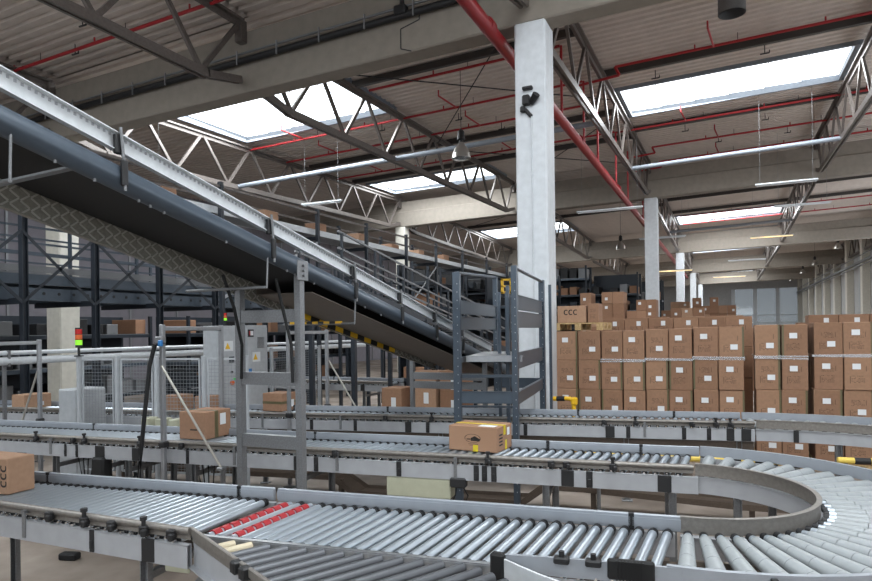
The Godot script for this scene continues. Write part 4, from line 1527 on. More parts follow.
	bevel(st, W(-7.96, 0.64, 5.75), Vector3(0.36, 1.28, 0.44), 0.015)
	wpart("body", st, M.cabinet, mc)
	st = S()
	bevel(st, W(-7.775, 0.66, 5.75), Vector3(0.02, 1.1, 0.36), 0.006)
	wpart("door", st, M.cabinet, mc)
	# light portals over the lines
	portal("over the middle line beside the taped carton", Vector2(-4.97, 4.43), Vector2(-5.20, 5.45), 2.09, W(-4.95, 1.69, 4.40), W(-4.28, 0.74, 4.47))
	portal("over the middle line at its left end", Vector2(-7.72, 4.04), Vector2(-7.86, 5.10), 1.95, W(-7.88, 1.7, 5.14), W(-8.25, 0.85, 5.10))
	portal("over the far line left of the dark steel tower", Vector2(-5.12, 6.55), Vector2(-5.22, 7.55), 2.03, W(-5.22, 1.6, 7.58), W(-4.75, 0.8, 7.68))
	# photo-eye on the portal
	var ph := thing("sensor_head", "small blue and grey sensor head mounted on the light portal post", "sensor", W(-4.93, 1.94, 4.37))
	st = S()
	bevel(st, Vector3(0, 0, 0), Vector3(0.10, 0.07, 0.06), 0.01)
	part("body", st, M.galv, ph)
	st = S()
	bevel(st, Vector3(0.035, -0.03, 0.03), Vector3(0.05, 0.06, 0.03), 0.008)
	part("front", st, M.blue, ph)

var rack_no := {}

func rack(x: float, z: float, w: float, dp: float, h: float, where: String) -> void:
	rack_no[where] = rack_no.get(where, 0) + 1
	var t := thing("storage_rack", "%s dark steel storage rack %s" % [["first", "second", "third", "fourth", "fifth", "sixth", "seventh"][rack_no[where] - 1], where], "rack", W(x, 0, z), 0.0, "storage racks " + where)
	var st: SurfaceTool
	st = S()
	if w > dp: bx(st, Vector3(0, h / 2, -dp / 2 + 0.02), Vector3(w, h, 0.01))
	else: bx(st, Vector3(-w / 2 + 0.02, h / 2, 0), Vector3(0.01, h, dp))
	part("back_panel", st, M.darkblue, t)
	for sx in [-0.5, 0.5]:
		for sz in [-0.5, 0.5]:
			st = S()
			bx(st, Vector3(sx * w, h / 2, sz * dp), Vector3(0.08, h, 0.08))
			part("post", st, M.darkblue, t)
	var n := int(h / 0.8)
	for k in n:
		var y := 0.35 + 0.8 * k
		st = S()
		bx(st, Vector3(0, y, dp / 2), Vector3(w, 0.09, 0.05))
		bx(st, Vector3(0, y, -dp / 2), Vector3(w, 0.09, 0.05))
		bx(st, Vector3(w / 2, y, 0), Vector3(0.05, 0.09, dp))
		bx(st, Vector3(-w / 2, y, 0), Vector3(0.05, 0.09, dp))
		part("beam", st, M.steelblue if k % 2 else M.darkblue, t)
		st = S()
		bx(st, Vector3(0, y + 0.05, 0), Vector3(w, 0.02, dp))
		part("shelf", st, M.galv, t)
		# bins on the level
		var big := maxf(w, dp)
		var m := int(big / 0.42)
		for j in m:
			if rng.randf() < 0.22: continue
			var o := (j + 0.5) / m - 0.5
			var hh := rng.randf_range(0.22, 0.52)
			st = S()
			var c := Vector3(o * w, y + 0.06 + hh / 2, 0) if w > dp else Vector3(0, y + 0.06 + hh / 2, o * dp)
			bevel(st, c, Vector3(0.34, hh, dp * 0.8) if w > dp else Vector3(w * 0.8, hh, 0.34), 0.01)
			part("bin", st, [M.darkblue, M.black, M.card_dark, M.galv, M.black][rng.randi() % 5], t)

func cabinet(x0: float, x1: float, z0: float, z1: float, h: float, label: String, kind: int) -> void:
	var t := thing("control_cabinet", label, "cabinet", W((x0 + x1) / 2, 0, (z0 + z1) / 2))
	var st := S()
	bevel(st, W((x0 + x1) / 2, h / 2, (z0 + z1) / 2), Vector3(x1 - x0, h, z1 - z0), 0.008)
	wpart("body", st, M.cabinet, t)
	st = S()
	bevel(st, W(x1 + 0.008, h / 2 + 0.03, (z0 + z1) / 2), Vector3(0.016, h - 0.14, z1 - z0 - 0.03), 0.005)
	var d := wpart("door", st, M.cabinet, t)
	st = S()
	bx(st, W(x1 + 0.02, h - (0.34 if kind == 0 else 0.56), z0 + 0.24), Vector3(0.008, 0.17, 0.2))
	var sg := wpart("warning_sign", st, M.paper, d)
	st = S()
	var c := W(x1 + 0.026, h - (0.34 if kind == 0 else 0.56), z0 + 0.21)
	tri(st, c + Vector3(0, 0.06, 0), c + Vector3(0, -0.05, 0.06), c + Vector3(0, -0.05, -0.06), Vector3.RIGHT)
	wpart("triangle", st, M.yellow, sg)
	if kind == 0:
		st = S()
		bevel(st, W(x1 + 0.024, h - 0.57, z0 + 0.30), Vector3(0.02, 0.1, 0.11), 0.004)
		wpart("display", st, M.darkblue, d)
		st = S()
		tube(st, W(x1 + 0.015, h - 0.96, z0 + 0.30), W(x1 + 0.05, h - 0.96, z0 + 0.30), 0.035, 12)
		wpart("main_switch", st, M.orange, d)
		st = S()
		tube(st, W(x1 + 0.015, h - 0.78, z0 + 0.30), W(x1 + 0.04, h - 0.78, z0 + 0.30), 0.02, 10)
		wpart("push_button", st, M.black, d)
		st = S()
		tube(st, W(x1 + 0.015, h - 0.9, z0 + 0.36), W(x1 + 0.04, h - 0.9, z0 + 0.36), 0.018, 10)
		wpart("indicator", st, M.green_led, d)
		signal_tower(W(x1 - 0.1, h, z0 + 0.3), "small signal light standing on the control cabinet", 0.7)
	else:
		st = S()
		for k in 9:
			bx(st, W(x1 + 0.02, h - 0.22 - 0.022 * k, z0 + 0.36), Vector3(0.012, 0.010, 0.18))
		wpart("vent", st, M.galv, d)
		st = S()
		bx(st, W(x1 + 0.02, h - 0.14, z0 + 0.10), Vector3(0.012, 0.13, 0.14))
		var p := wpart("panel", st, M.black, d)
		st = S()
		bx(st, W(x1 + 0.028, h - 0.14, z0 + 0.12), Vector3(0.006, 0.08, 0.07))
		wpart("screen", st, M.paper, p)
		st = S()
		bx(st, W(x1 + 0.028, h - 0.14, z0 + 0.065), Vector3(0.006, 0.08, 0.03))
		wpart("red_mark", st, M.red_plastic, p)
		st = S()
		bx(st, W(x1 + 0.02, h - 0.8, z0 + 0.08), Vector3(0.008, 0.08, 0.07))
		wpart("blue_plate", st, M.blue, d)

func signal_tower(at: Vector3, label: String, k: float) -> void:
	var t := thing("signal_light", label, "signal light", at)
	var st := S()
	tube(st, Vector3.ZERO, Vector3(0, 0.012, 0), 0.05 * k, 14)
	tube(st, Vector3(0, 0.012, 0), Vector3(0, 0.1 * k, 0), 0.014 * k, 10)
	tube(st, Vector3(0, 0.1 * k, 0), Vector3(0, 0.13 * k, 0), 0.036 * k, 14)
	part("stem", st, M.black, t)
	var y := 0.13 * k
	for m in [M.green_lit, M.orange, M.red_lens]:
		st = S()
		tube(st, Vector3(0, y, 0), Vector3(0, y + 0.055 * k, 0), 0.036 * k, 16)
		part("lens", st, m, t)
		st = S()
		tube(st, Vector3(0, y + 0.055 * k, 0), Vector3(0, y + 0.062 * k, 0), 0.038 * k, 16)
		part("ring", st, M.black, t)
		y += 0.062 * k
	st = S()
	tube(st, Vector3(0, y, 0), Vector3(0, y + 0.012, 0), 0.036 * k, 14)
	part("cap", st, M.black, t)

func guard_fence(a: Vector2, b: Vector2, stops: Array, label: String) -> void:
	var t := thing("guard_fence", label, "fence", W((a.x + b.x) / 2, 0, (a.y + b.y) / 2))
	var st: SurfaceTool
	for k in stops:
		var p := a.lerp(b, k)
		st = S()
		bevel(st, W(p.x, 0.86, p.y), Vector3(0.05, 1.72, 0.05), 0.005)
		wpart("post", st, M.cabinet, t)
	for k in stops.size() - 1:
		var p := a.lerp(b, stops[k] + 0.025)
		var q := a.lerp(b, stops[k + 1] - 0.025)
		st = S()
		for y in [0.25, 1.68]:
			bar(st, W(p.x, y, p.y), W(q.x, y, q.y), 0.02, 0.025)
		for e in [p, q]:
			bar(st, W(e.x, 0.25, e.y), W(e.x, 1.68, e.y), 0.02, 0.02)
		var f := wpart("panel_frame", st, M.cabinet, t)
		st = S()
		var n := int(p.distance_to(q) / 0.045)
		for j in range(1, n):
			var m := p.lerp(q, float(j) / n)
			tube(st, W(m.x, 0.26, m.y), W(m.x, 1.67, m.y), 0.0024, 4, -1.0, false)
		for j in range(1, 32):
			tube(st, W(p.x, 0.25 + 0.045 * j, p.y), W(q.x, 0.25 + 0.045 * j, q.y), 0.0024, 4, -1.0, false)
		var me := wpart("wire_mesh", st, M.mesh_wire, f)
		me.set_meta("kind", "stuff")

func portal(where: String, a: Vector2, b: Vector2, h: float, c: Vector3, d: Vector3) -> void:
	var t := thing("light_portal", "slim aluminium portal frame " + where, "frame", W((a.x + b.x) / 2, 0, (a.y + b.y) / 2))
	var st: SurfaceTool
	for p in [a, b]:
		st = S()
		bevel(st, W(p.x, h / 2 + 0.02, p.y), Vector3(0.045, h - 0.04, 0.045), 0.006)
		wpart("post", st, M.alu, t)
		st = S()
		bevel(st, W(p.x, 0.01, p.y), Vector3(0.13, 0.02, 0.13), 0.004)
		wpart("foot", st, M.galv, t)
		st = S()
		bevel(st, W(p.x, 0.93, p.y), Vector3(0.08, 0.06, 0.08), 0.012)
		wpart("clamp", st, M.black, t)
	st = S()
	bar(st, W(a.x, h - 0.04, a.y), W(b.x, h - 0.04, b.y), 0.045, 0.045, 0.006)
	wpart("cross_bar", st, M.alu, t)
	st = S()
	tube(st, c, d, 0.012, 10)
	wpart("brace", st, M.chrome_dull, t)
	st = S()
	bevel(st, d, Vector3(0.08, 0.03, 0.06), 0.008)
	wpart("brace_foot", st, M.galv, t)

# ------------------------------------------------------------------ cartons and pallets
func print_tex(id: int, base: Color) -> ImageTexture:
	var im := Image.create(96, 128, false, Image.FORMAT_RGB8)
	var n := FastNoiseLite.new()
	n.seed = 100 + id
	n.frequency = 0.05
	for y in 128:
		for x in 96:
			var k := 0.95 + 0.05 * n.get_noise_2d(x, y)
			im.set_pixel(x, y, Color(base.r * k, base.g * k, base.b * k))
	var ink := base.darkened(0.55)
	var r := RandomNumberGenerator.new()
	r.seed = 900 + id
	# columns of small print
	for blk in [[22, 36, 46, 22], [22, 74, 46, 30]]:
		if id == 2 and blk[1] == 36: continue
		for row in range(0, blk[3], 5):
			var x := int(blk[0])
			while x < blk[0] + blk[2]:
				var w := r.randi_range(2, 7)
				if r.randf() < 0.72:
					im.fill_rect(Rect2i(x, blk[1] + row, mini(w, blk[0] + blk[2] - x), 2), base.lerp(ink, r.randf_range(0.5, 0.95)))
				x += w + 2
	im.fill_rect(Rect2i(17, 76, 2, 28), base.lerp(ink, 0.8))
	im.fill_rect(Rect2i(72, 36, 2, 20), base.lerp(ink, 0.7))
	im.generate_mipmaps()
	return ImageTexture.create_from_image(im)

func logo_tex(base: Color) -> ImageTexture:
	# oval mark with a dark shape and small wording on the long side of the box
	var im := Image.create(256, 128, false, Image.FORMAT_RGB8)
	for y in 128:
		for x in 256:
			var c := base
			var dx := (x - 128.0) / 44.0
			var dy := (y - 60.0) / 24.0
			var e := dx * dx + dy * dy
			if e < 1.0 and e > 0.84 and not (absf(dx) < 0.9 and dy > 0.35 and dy < 0.5): c = base.darkened(0.6)
			# dark silhouette sitting in the oval
			var sx := (x - 134.0); var sy := (y - 62.0)
			if sx > -16 and sx < 34 and sy < 13 and sy > -15 + absf(sx - 6) * 0.55: c = base.darkened(0.82)
			im.set_pixel(x, y, c)
	for k in 6:
		im.fill_rect(Rect2i(96 + 7 * k, 62, 5, 8), base.darkened(0.7))
	for k in 9:
		im.fill_rect(Rect2i(106 + 6 * k, 90, 4, 4), base.darkened(0.55))
	for k in 7:
		im.fill_rect(Rect2i(112 + 6 * k, 98, 4, 3), base.darkened(0.5))
	im.generate_mipmaps()
	return ImageTexture.create_from_image(im)

func print_mat(key: String, tex: Texture2D) -> void:
	var m := StandardMaterial3D.new()
	m.albedo_texture = tex
	m.roughness = 0.85
	M[key] = m

func carton_mesh(s: Vector3, body: String, front: String) -> ArrayMesh:
	var id := "carton%s_%s_%s" % [str(s.snapped(Vector3.ONE * 0.001)), body, front]
	if mesh_cache.has(id): return mesh_cache[id]
	var st := S()
	bevel(st, Vector3(0, s.y / 2, 0), s, 0.006)
	var m := st.commit()
	m.surface_set_material(0, M[body])
	if front:
		st = S()
		var h := s * 0.5
		var z := h.z + 0.0008
		var e := 0.008
		uvquad(st, Vector3(-h.x + e, s.y - e, z), Vector3(h.x - e, s.y - e, z), Vector3(h.x - e, e, z), Vector3(-h.x + e, e, z), Vector3.BACK)
		st.commit(m)
		m.surface_set_material(1, M[front])
	mesh_cache[id] = m
	return m

# carton standing at `at` (middle of its base); opt: print, label side/pos, tape
func carton(at: Vector3, s: Vector3, body: String, label: String, group: String, opt: Dictionary) -> Node3D:
	var t := thing("carton", label, "box", at, opt.get("turn", 0.0), group)
	inst("body", carton_mesh(s, body, opt.get("print", "")), t, Transform3D.IDENTITY)
	var st: SurfaceTool
	if opt.has("sticker"):
		var k: Array = opt.sticker
		st = S()
		bx(st, Vector3(k[0] * s.x, k[1] * s.y, s.z / 2 + 0.0015), Vector3(k[2], k[3], 0.001))
		part("sticker", st, M.paper, t)
	if opt.has("side_sticker"):
		var k: Array = opt.side_sticker
		st = S()
		bx(st, Vector3(s.x / 2 + 0.0015, k[1] * s.y, k[0] * s.z), Vector3(0.001, k[3], k[2]))
		part("sticker", st, M.paper, t)
	if opt.has("edge_tape"):
		st = S()
		var x: float = opt.edge_tape * (s.x / 2 - 0.014)
		bx(st, Vector3(x, s.y / 2, s.z / 2 + 0.001), Vector3(0.026, s.y, 0.0015))
		part("tape", st, M.tape_olive, t)
	if opt.has("top_tape"):
		st = S()
		bx(st, Vector3(0, s.y + 0.001, 0), Vector3(s.x, 0.0015, 0.05))
		bx(st, Vector3(s.x / 2 + 0.001, s.y - 0.04, 0), Vector3(0.0015, 0.09, 0.05))
		part("tape", st, M[opt.top_tape], t)
	return t

func pallet(at: Vector3, w: float, d: float, label: String, group: String) -> void:
	var t := thing("pallet", label, "pallet", at, 0.0, group)
	var st: SurfaceTool
	for k in 5:
		st = S()
		bx(st, Vector3(0, 0.109, lerpf(-d / 2 + 0.05, d / 2 - 0.05, k / 4.0)), Vector3(w, 0.022, 0.1))
		part("top_board", st, M.wood, t)
	for x in [-w / 2 + 0.05, 0.0, w / 2 - 0.05]:
		for z in [-d / 2 + 0.07, 0.0, d / 2 - 0.07]:
			st = S()
			bx(st, Vector3(x, 0.059, z), Vector3(0.1, 0.078, 0.14))
			part("block", st, M.wood, t)
		st = S()
		bx(st, Vector3(x, 0.01, 0), Vector3(0.1, 0.02, d))
		part("bottom_board", st, M.wood, t)

func build_cartons() -> void:
	for k in 4:
		print_mat("print%d" % k, print_tex(k, [c8(153, 117, 92), c8(147, 111, 87), c8(158, 122, 96), c8(142, 107, 83)][k]))
	print_mat("logo", logo_tex(c8(158, 122, 96)))
	var rows := ["lowest", "second", "third", "top"]
	var st: SurfaceTool
	# front row of pallets behind the far conveyor
	var stacks := [[-2.50, -1.81, "next to the white column", 0.0], [-1.79, -1.146, "second from the white column", 0.0], [-1.13, -0.476, "third from the white column", 0.02], [-0.46, 0.212, "fourth from the white column", 0.04], [0.354, 0.997, "fifth from the white column", 0.06], [1.07, 1.75, "sixth from the white column", 0.08], [1.83, 2.5, "seventh from the white column", 0.08]]
	for si in stacks.size():
		var sk: Array = stacks[si]
		var w: float = (sk[1] - sk[0]) / 2.0 - 0.008
		var zf := 10.0
		var dp := 0.42
		var hb := 0.455
		pallet(W((sk[0] + sk[1]) / 2, 0, zf + dp + 0.02), sk[1] - sk[0], dp * 2 + 0.04, "wooden pallet under the carton stack " + sk[2], "pallets under the cartons")
		for r in 4:
			for c in 2:
				for dd in 2:
					var j := rng.randf_range(-0.006, 0.006)
					var at := W(sk[0] + w * 0.5 + 0.004 + c * (w + 0.014) + j, 0.122 + sk[3] + r * (hb + 0.002) - (sk[3] if r == 0 else 0.0), zf + dp / 2 + dd * (dp + 0.01) + rng.randf_range(-0.012, 0.012))
					var hh: float = hb + (sk[3] if r == 0 else 0.0)
					var o := {}
					if dd == 0:
						o["print"] = "print%d" % ((si + r * 2 + c) % 4)
						o["sticker"] = [[-0.08, 0.70], [0.10, 0.36], [-0.05, 0.66], [0.14, 0.38]][rng.randi() % 4] + [0.095, 0.075]
						if rng.randf() < 0.55:
							o["edge_tape"] = 1.0 if rng.randf() < 0.6 else -1.0
					carton(at, Vector3(w, hh, dp), ["card", "card_dark", "card_light", "card"][rng.randi() % 4] if dd == 0 else "card", "brown carton with white sticker, %s row of the wrapped stack %s" % [rows[r], sk[2]] if dd == 0 else "plain brown carton at the back of the wrapped stack %s" % sk[2], "cartons of the wrapped stack " + sk[2], o)
		# clear film band round the stack
		if si > 0:
			st = S()
			var yb: float = 0.122 + sk[3] + 3 * (hb + 0.002)
			for pass_y in [-0.012, 0.012]:
				var a := W(sk[0] - 0.012, yb + pass_y + rng.randf_range(-0.01, 0.01), zf - 0.012)
				var b := W(sk[1] + 0.012, yb + pass_y + rng.randf_range(-0.01, 0.01), zf - 0.012)
				bar(st, a, b, 0.003, 0.022)
				bar(st, b, b + Vector3(0, 0, -0.9), 0.003, 0.022)
				bar(st, a, a + Vector3(0, 0, -0.9), 0.003, 0.022)
			solo("film_band", st, M.film, "clear stretch film band round the carton stack " + sk[2], "film", "film bands round the stacks")
	# pallet and boxes set on the first stack
	pallet(W(-2.15, 1.965, 10.45), 0.78, 0.84, "wooden pallet lying on top of the stack beside the column", "")
	var cc := carton(W(-2.27, 2.087, 10.3), Vector3(0.46, 0.27, 0.36), "card_light", "brown carton printed CCC on the upper pallet by the column", "", {top_tape = "tape_clear"})
	letter(cc, "CCC", Vector3(-0.02, 0.165, 0.183), 0.085, Basis())
	carton(W(-1.93, 2.087, 10.32), Vector3(0.17, 0.3, 0.36), "card", "narrow brown carton beside the one printed CCC", "", {print = "print1"})
	# second row, a little higher
	for r in [[-2.05, 6], [1.17, 4]]:
		for k in r[1]:
			for lv in 4:
				if lv < 2: continue
				carton(W(r[0] + 0.2 + 0.405 * k, 0.13 + 0.507 * lv, 11.75), Vector3(0.398, 0.503, 0.5), "card_dark" if k % 2 else "card", "brown carton in the taller row behind the wrapped stacks, %s layer" % ("upper" if lv == 3 else "lower"), "cartons of the taller second row", {print = "print%d" % ((k + lv) % 4), sticker = [0.1, 0.82, 0.07, 0.08]})
		for k in r[1] / 2:
			st = S()
			bx(st, W(r[0] + 0.4 + 0.81 * k, 0.57, 11.75), Vector3(0.8, 1.13, 0.49))
			solo("crate", st, M.card_dark, "large brown crate carrying the taller second row of cartons", "crate", "crates under the second row")
	# far stacks
	# [x, z, columns, top height, carton width, carton height, rows of cartons, depth, where]
	var far := [[-4.95, 24.0, 4, 3.30, 0.385, 0.42, 4, 0.9, "beside the dark racks"], [-3.35, 24.4, 3, 3.0, 0.34, 0.40, 3, 0.9, "left of the second column"], [-2.1, 27.9, 3, 2.75, 0.42, 0.42, 3, 0.9, "right of the second column"], [-2.9, 33.0, 3, 3.2, 0.42, 0.40, 4, 1.0, "before the third column"], [-1.45, 32.0, 5, 3.32, 0.36, 0.38, 5, 1.0, "before the far windows"], [-0.6, 22.0, 6, 1.95, 0.42, 0.46, 2, 0.9, "in the middle of the hall"], [2.6, 30.0, 5, 2.1, 0.5, 0.46, 2, 0.9, "near the right-hand wall"], [-2.2, 17.0, 6, 2.25, 0.42, 0.46, 2, 0.8, "third row behind the wrapped stacks"], [1.3, 18.0, 6, 2.0, 0.42, 0.46, 2, 0.8, "third row on the right"]]
	for f in far:
		var foot: float = f[3] - f[6] * f[5]
		for c in f[2]:
			var cx: float = f[0] + (c + 0.5) * (f[4] + 0.006)
			for r in f[6]:
				if r == f[6] - 1 and rng.randf() < 0.15: continue
				carton(W(cx, foot + r * f[5], f[1] + rng.randf_range(-0.02, 0.02)), Vector3(f[4], f[5] - 0.004, f[7]), ["card", "card_dark", "card_light"][rng.randi() % 3], "brown carton in the distant stack " + f[8], "cartons of the distant stack " + f[8], {sticker = [rng.randf_range(-0.2, 0.2), rng.randf_range(0.3, 0.7), 0.10, 0.10]} if rng.randf() < 0.75 else {})
			st = S()
			bevel(st, W(cx, foot / 2, f[1]), Vector3(f[4], foot - 0.004, f[7]), 0.006)
			solo("tall_carton", st, M.card_dark, "tall brown carton at the foot of the distant stack " + f[8], "box", "cartons of the distant stack " + f[8])
	# cartons behind the far line, left of the tower
	for c in [[-5.72, 0, 10.6, 0.42, 0.5, 0], [-5.28, 0, 10.6, 0.42, 0.5, 1], [-4.84, 0, 10.6, 0.42, 0.5, 2], [-4.40, 0, 10.6, 0.42, 0.5, 0], [-5.72, 0.502, 10.6, 0.42, 0.42, 3], [-5.05, 0.502, 10.6, 0.5, 0.74, 2], [-4.5, 0.502, 10.6, 0.44, 0.4, 1], [-4.5, 0.904, 10.6, 0.44, 0.36, 0]]:
		carton(W(c[0], c[1], c[2]), Vector3(c[3], c[4], 0.5), ["card", "card_dark", "card_light", "card"][c[5]], "brown carton with white papers in the heap left of the steel tower", "heap left of the tower", {sticker = [0.1, 0.35, 0.1, 0.2]})
	for c in [[-3.95, 0.0], [-3.55, 0.0], [-3.95, 0.5], [-3.55, 0.5], [-3.95, 1.0], [-3.55, 1.0], [-3.75, 1.5], [-3.22, 1.0], [-3.22, 0.5], [-3.22, 0.0]]:
		carton(W(c[0], c[1], 13.2), Vector3(0.38 if c[0] < -3.4 else 0.24, 0.496, 0.5), "card", "brown carton in the stack seen through the steel tower", "stack seen through the tower", {sticker = [0.1, 0.4, 0.08, 0.1]})
	# cartons riding on the lines
	var b := carton(W(-2.10, 0.895, 5.50), Vector3(0.48, 0.225, 0.36), "card", "brown carton with black oval mark and yellow tape on the middle conveyor", "", {print = "logo", top_tape = "tape_yellow", turn = deg_to_rad(-3.0), side_sticker = [-0.25, 0.72, 0.06, 0.07]})
	st = S()
	bx(st, Vector3(0.03, 0.03, 0.1815), Vector3(0.05, 0.06, 0.001))
	part("tape", st, M.tape_yellow, b)
	st = S()
	bx(st, Vector3(0.2415, 0.045, -0.03), Vector3(0.001, 0.09, 0.045))
	part("tape", st, M.tape_yellow, b)
	st = S()
	bx(st, Vector3(0.12, 0.2265, 0.1), Vector3(0.16, 0.001, 0.1))
	part("delivery_note", st, M.paper, b)
	st = S()
	for k in 4:
		bx(st, Vector3(0.2412, 0.06 + 0.03 * k, 0.09), Vector3(0.001, 0.014, 0.08))
	part("side_print", st, M.ink, b)
	b = carton(W(-5.09, 0.895, 5.09), Vector3(0.34, 0.285, 0.40), "card", "brown carton with olive tape and side sticker on the middle conveyor", "", {turn = deg_to_rad(4.0), side_sticker = [-0.18, 0.66, 0.09, 0.12]})
	st = S()
	bx(st, Vector3(0.171, 0.142, 0.03), Vector3(0.001, 0.285, 0.055))
	bx(st, Vector3(0, 0.2856, 0.03), Vector3(0.34, 0.001, 0.055))
	part("tape", st, M.tape_olive, b)
	st = S()
	bx(st, Vector3(0.02, 0.1, 0.2008), Vector3(0.09, 0.014, 0.001))
	part("front_print", st, M.ink, b)
	b = carton(W(-4.80, 0.895, 2.80), Vector3(0.5, 0.25, 0.2), "card_light", "carton printed CCC at the left end of the near conveyor", "", {turn = deg_to_rad(3.0)})
	letter(b, "CCC", Vector3(0.214, 0.125, 0.1015), 0.06, Basis(Vector3(0, 0, 1), PI / 2))
	st = S()
	for k in 7:
		bx(st, Vector3(0.15 - 0.03 * (k % 3), 0.05 + 0.025 * k, 0.1006), Vector3(0.012, 0.018, 0.001))
	part("front_print", st, M.ink, b)
	b = carton(W(-5.79, 0.895, 7.2), Vector3(0.33, 0.25, 0.34), "card", "brown carton with a taped seam on the far conveyor", "", {side_sticker = [-0.2, 0.4, 0.07, 0.1]})
	st = S()
	bx(st, Vector3(0, 0.12, 0.1708), Vector3(0.33, 0.035, 0.001))
	bx(st, Vector3(0.1658, 0.12, 0), Vector3(0.001, 0.035, 0.34))
	part("tape", st, M.tape_olive, b)
	carton(W(-9.75, 0.895, 6.2), Vector3(0.3, 0.21, 0.42), "card_light", "small carton at the left end of the far conveyor", "", {side_sticker = [-0.1, 0.3, 0.1, 0.06]})
	for c in [[-7.25, 6.75], [-6.7, 6.78]]:
		carton(W(c[0], 0.895, c[1]), Vector3(0.26, 0.22, 0.3), "card", "brown carton on the far conveyor seen through the wire fence", "cartons behind the fence", {})

func letter(t: Node3D, words: String, at: Vector3, size: float, b: Basis) -> void:
	var tm := TextMesh.new()
	var f := SystemFont.new()
	f.font_names = PackedStringArray(["Droid Sans"])
	f.font_weight = 700
	tm.font = f
	tm.text = words
	tm.font_size = 64
	tm.pixel_size = size / 46.0
	tm.depth = 0.001
	tm.material = M.ink
	inst("lettering", tm, t, Transform3D(b, at))

# ------------------------------------------------------------------ small things
func build_details() -> void:
	var st: SurfaceTool
	var ua := deg_to_rad(UA)
	# drive cover hanging below the middle line
	var t := thing("drive_box", "cream drive cover hung below the middle conveyor", "box", W(UC.x, 0, UC.y), ua)
	st = S()
	bevel(st, L(-2.12, 0.643, 0.78), Vector3(0.58, 0.17, 0.16), 0.01)
	part("cover", st, M.cream_box, t)
	st = S()
	bevel(st, L(-2.4, 0.7, 0.9), Vector3(0.06, 0.1, 0.06), 0.01)
	bevel(st, L(-1.76, 0.71, 0.72), Vector3(0.14, 0.085, 0.08), 0.012)
	part("motor_plug", st, M.black, t)
	st = S()
	var cp := []
	for k in 8:
		cp.append(Vector2(cos(TAU * k / 8.0), sin(TAU * k / 8.0)) * 0.006)
	sweep(st, [L(-1.78, 0.67, 0.72), L(-1.79, 0.6, 0.72), L(-1.84, 0.5, 0.73), L(-1.9, 0.3, 0.8), L(-1.9, 0.02, 0.9)], cp, true)
	sweep(st, [L(-1.72, 0.67, 0.72), L(-1.68, 0.6, 0.72), L(-1.72, 0.5, 0.73), L(-1.8, 0.3, 0.8), L(-1.82, 0.02, 0.9)], cp, true)
	part("cable", st, M.rubber, t)
	st = S()
	bevel(st, L(-1.60, 0.03, 0.55), Vector3(0.34, 0.06, 0.16), 0.01)
	solo("floor_box", st, M.rubber, "black flat cable box lying on the floor below the middle conveyor", "box").transform = Transform3D(Basis(Vector3.UP, ua), W(UC.x, 0, UC.y))
	# brown cable tray stepping along the floor between the lines
	t = thing("cable_tray", "brown stepped cable tray bridging along the floor between the conveyors", "tray", W(-2.5, 0, 6.5))
	var pts := [[-7.5, 0.2], [-4.3, 0.24], [-4.02, 0.07], [-2.05, 0.09], [-1.8, 0.28], [-1.4, 0.28], [0.1, 0.2], [1.6, 0.2]]
	for k in pts.size() - 1:
		st = S()
		bar(st, W(pts[k][0], pts[k][1], 6.6 + 0.13 * pts[k][0] + 0.4), W(pts[k + 1][0], pts[k + 1][1], 6.6 + 0.13 * pts[k + 1][0] + 0.4), 0.32, 0.02)
		for s in [-0.16, 0.16]:
			bar(st, W(pts[k][0], pts[k][1] + 0.02, 7.0 + 0.13 * pts[k][0] + s), W(pts[k + 1][0], pts[k + 1][1] + 0.02, 7.0 + 0.13 * pts[k + 1][0] + s), 0.01, 0.06)
		wpart("tray_section", st, M.brown_plate, t)
		if pts[k][1] > 0.15:
			st = S()
			bar(st, W(pts[k][0] + 0.1, 0, 7.0 + 0.13 * pts[k][0] - 0.1), W(pts[k][0] + 0.1, pts[k][1], 7.0 + 0.13 * pts[k][0] - 0.1), 0.05, 0.05)
			wpart("stand", st, M.brown_plate, t)
	# hazard-striped barrier tubes between middle and far line
	for s in [[Vector2(-1.35, 6.55), Vector2(0.83, 6.95), 0.69, 18], [Vector2(0.93, 6.97), Vector2(2.0, 7.15), 0.72, 8]]:
		t = thing("hazard_barrier", "yellow and black striped barrier tube %s behind the roller curve" % ("long piece" if s[3] > 10 else "short end piece"), "barrier", W(s[0].x, 0, s[0].y))
		for c in 2:
			st = S()
			for k in s[3]:
				if k % 2 == c:
					var a: Vector2 = s[0].lerp(s[1], float(k) / s[3])
					var b: Vector2 = s[0].lerp(s[1], float(k + 1) / s[3])
					tube(st, W(a.x, s[2], a.y), W(b.x, s[2], b.y), 0.03, 14)
			wpart("stripe", st, M.yellow_pale if c == 0 else M.black, t)
		for f in [0.06, 0.94]:
			var a: Vector2 = s[0].lerp(s[1], f)
			st = S()
			tube(st, W(a.x, 0, a.y), W(a.x, s[2], a.y), 0.02, 10)
			tube(st, W(a.x, 0, a.y), W(a.x, 0.012, a.y), 0.06, 12)
			wpart("post", st, M.galv, t)
	# yellow bent post with black grip behind the far line
	t = thing("yellow_post", "yellow bent guard post with black sleeve behind the far conveyor", "post", W(-2.1, 0, 9.2))
	st = S()
	cp = []
	for k in 12:
		cp.append(Vector2(cos(TAU * k / 12.0), sin(TAU * k / 12.0)) * 0.032)
	sweep(st, [W(-2.05, 0, 9.2), W(-2.05, 0.86, 9.2), W(-2.06, 0.93, 9.2), W(-2.10, 0.965, 9.2), W(-2.18, 0.97, 9.2)], cp, true)
	bevel(st, W(-2.04, 0.93, 9.2), Vector3(0.09, 0.12, 0.09), 0.02)
	wpart("post", st, M.yellow, t)
	st = S()
	tube(st, W(-2.18, 0.965, 9.2), W(-2.30, 0.96, 9.2), 0.036, 12)
	wpart("sleeve", st, M.black, t)
	st = S()
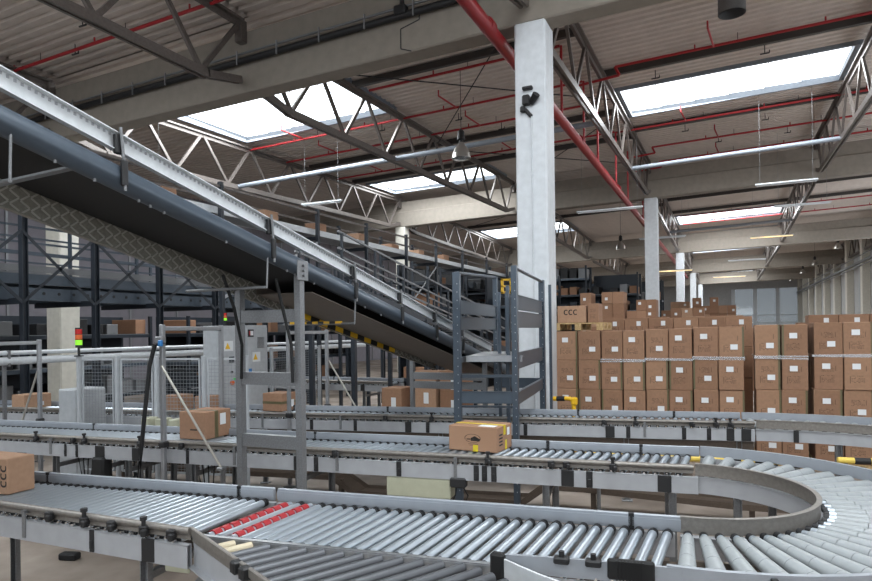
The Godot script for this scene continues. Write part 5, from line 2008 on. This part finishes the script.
	tube(st, W(-2.30, 0.96, 9.2), W(-2.35, 0.96, 9.2), 0.034, 12)
	wpart("end_cap", st, M.yellow, t)
	# floor litter
	st = S()
	bevel(st, Vector3(0, 0.03, 0), Vector3(0.17, 0.06, 0.09), 0.012, Basis(Vector3.UP, 0.3))
	var li := solo("rubber_block", st, M.rubber, "black rubber block lying on the floor below the near conveyor", "block")
	li.position = W(-5.35, 0, 3.72)
	# steel floor rails under the near conveyor
	for o in [0.0, 0.16]:
		st = S()
		bar(st, W(-6.9, 0.02, 3.9 + o), W(-4.9, 0.02, 4.6 + o), 0.06, 0.04)
		solo("floor_rail", st, M.galv, "low steel floor rail lying below the near conveyor", "rail", "floor rails")
	# yellow unit behind the tower
	t = thing("shuttle_unit", "small yellow and black unit on a dark mast behind the tower", "unit", W(-3.43, 0, 10.4))
	st = S()
	bx(st, W(-3.43, 1.3, 10.42), Vector3(0.07, 2.6, 0.05))
	wpart("mast", st, M.darkblue, t)
	st = S()
	for x in [-3.52, -3.36]:
		bx(st, W(x, 2.74, 10.38), Vector3(0.04, 0.26, 0.05))
	for y in [2.63, 2.74, 2.85]:
		bx(st, W(-3.44, y, 10.38), Vector3(0.2, 0.03, 0.05))
	wpart("frame", st, M.yellow, t)
	# red and white signs on the gallery posts
	for s in [[-7.83, 3.02, 8.35], [-7.83, 2.85, 11.2]]:
		t = thing("safety_sign", "small white safety sign with red top on the elevated line posts", "sign", W(s[0], s[1], s[2]), 0.0, "safety signs")
		st = S()
		bx(st, Vector3(0, 0, 0), Vector3(0.01, 0.32, 0.26))
		part("plate", st, M.paper, t)
		st = S()
		bx(st, Vector3(0.007, 0.1, 0), Vector3(0.004, 0.1, 0.2))
		part("red_field", st, M.red_plastic, t)
	# cable bundles below the middle line
	for s in [[-6.0, 0.85], [-5.45, 0.9], [-4.5, 0.85]]:
		st = S()
		for k in 4:
			var u: float = s[0] + 0.07 * k
			sweep(st, [L(u, 0.72, s[1]), L(u + 0.05, 0.5, s[1] - 0.03 * k), L(u - 0.06, 0.3, s[1] + 0.03), L(u + 0.04 * k, 0.02, s[1] + 0.02 * k)], [Vector2(0.008, 0), Vector2(0, 0.008), Vector2(-0.008, 0), Vector2(0, -0.008)], true)
		solo("cable_bundle", st, M.rubber, "bundle of black cables hanging below the middle conveyor", "cables", "cable bundles below the middle line").transform = Transform3D(Basis(Vector3.UP, ua), W(UC.x, 0, UC.y))
	# black motors hanging on the middle line
	for u in [-5.55, -6.6]:
		st = S()
		bevel(st, L(u, 0.62, 0.72), Vector3(0.16, 0.26, 0.14), 0.02)
		solo("drive_motor", st, M.rubber, "black drive motor hanging on the middle conveyor side frame", "motor", "drive motors").transform = Transform3D(Basis(Vector3.UP, ua), W(UC.x, 0, UC.y))
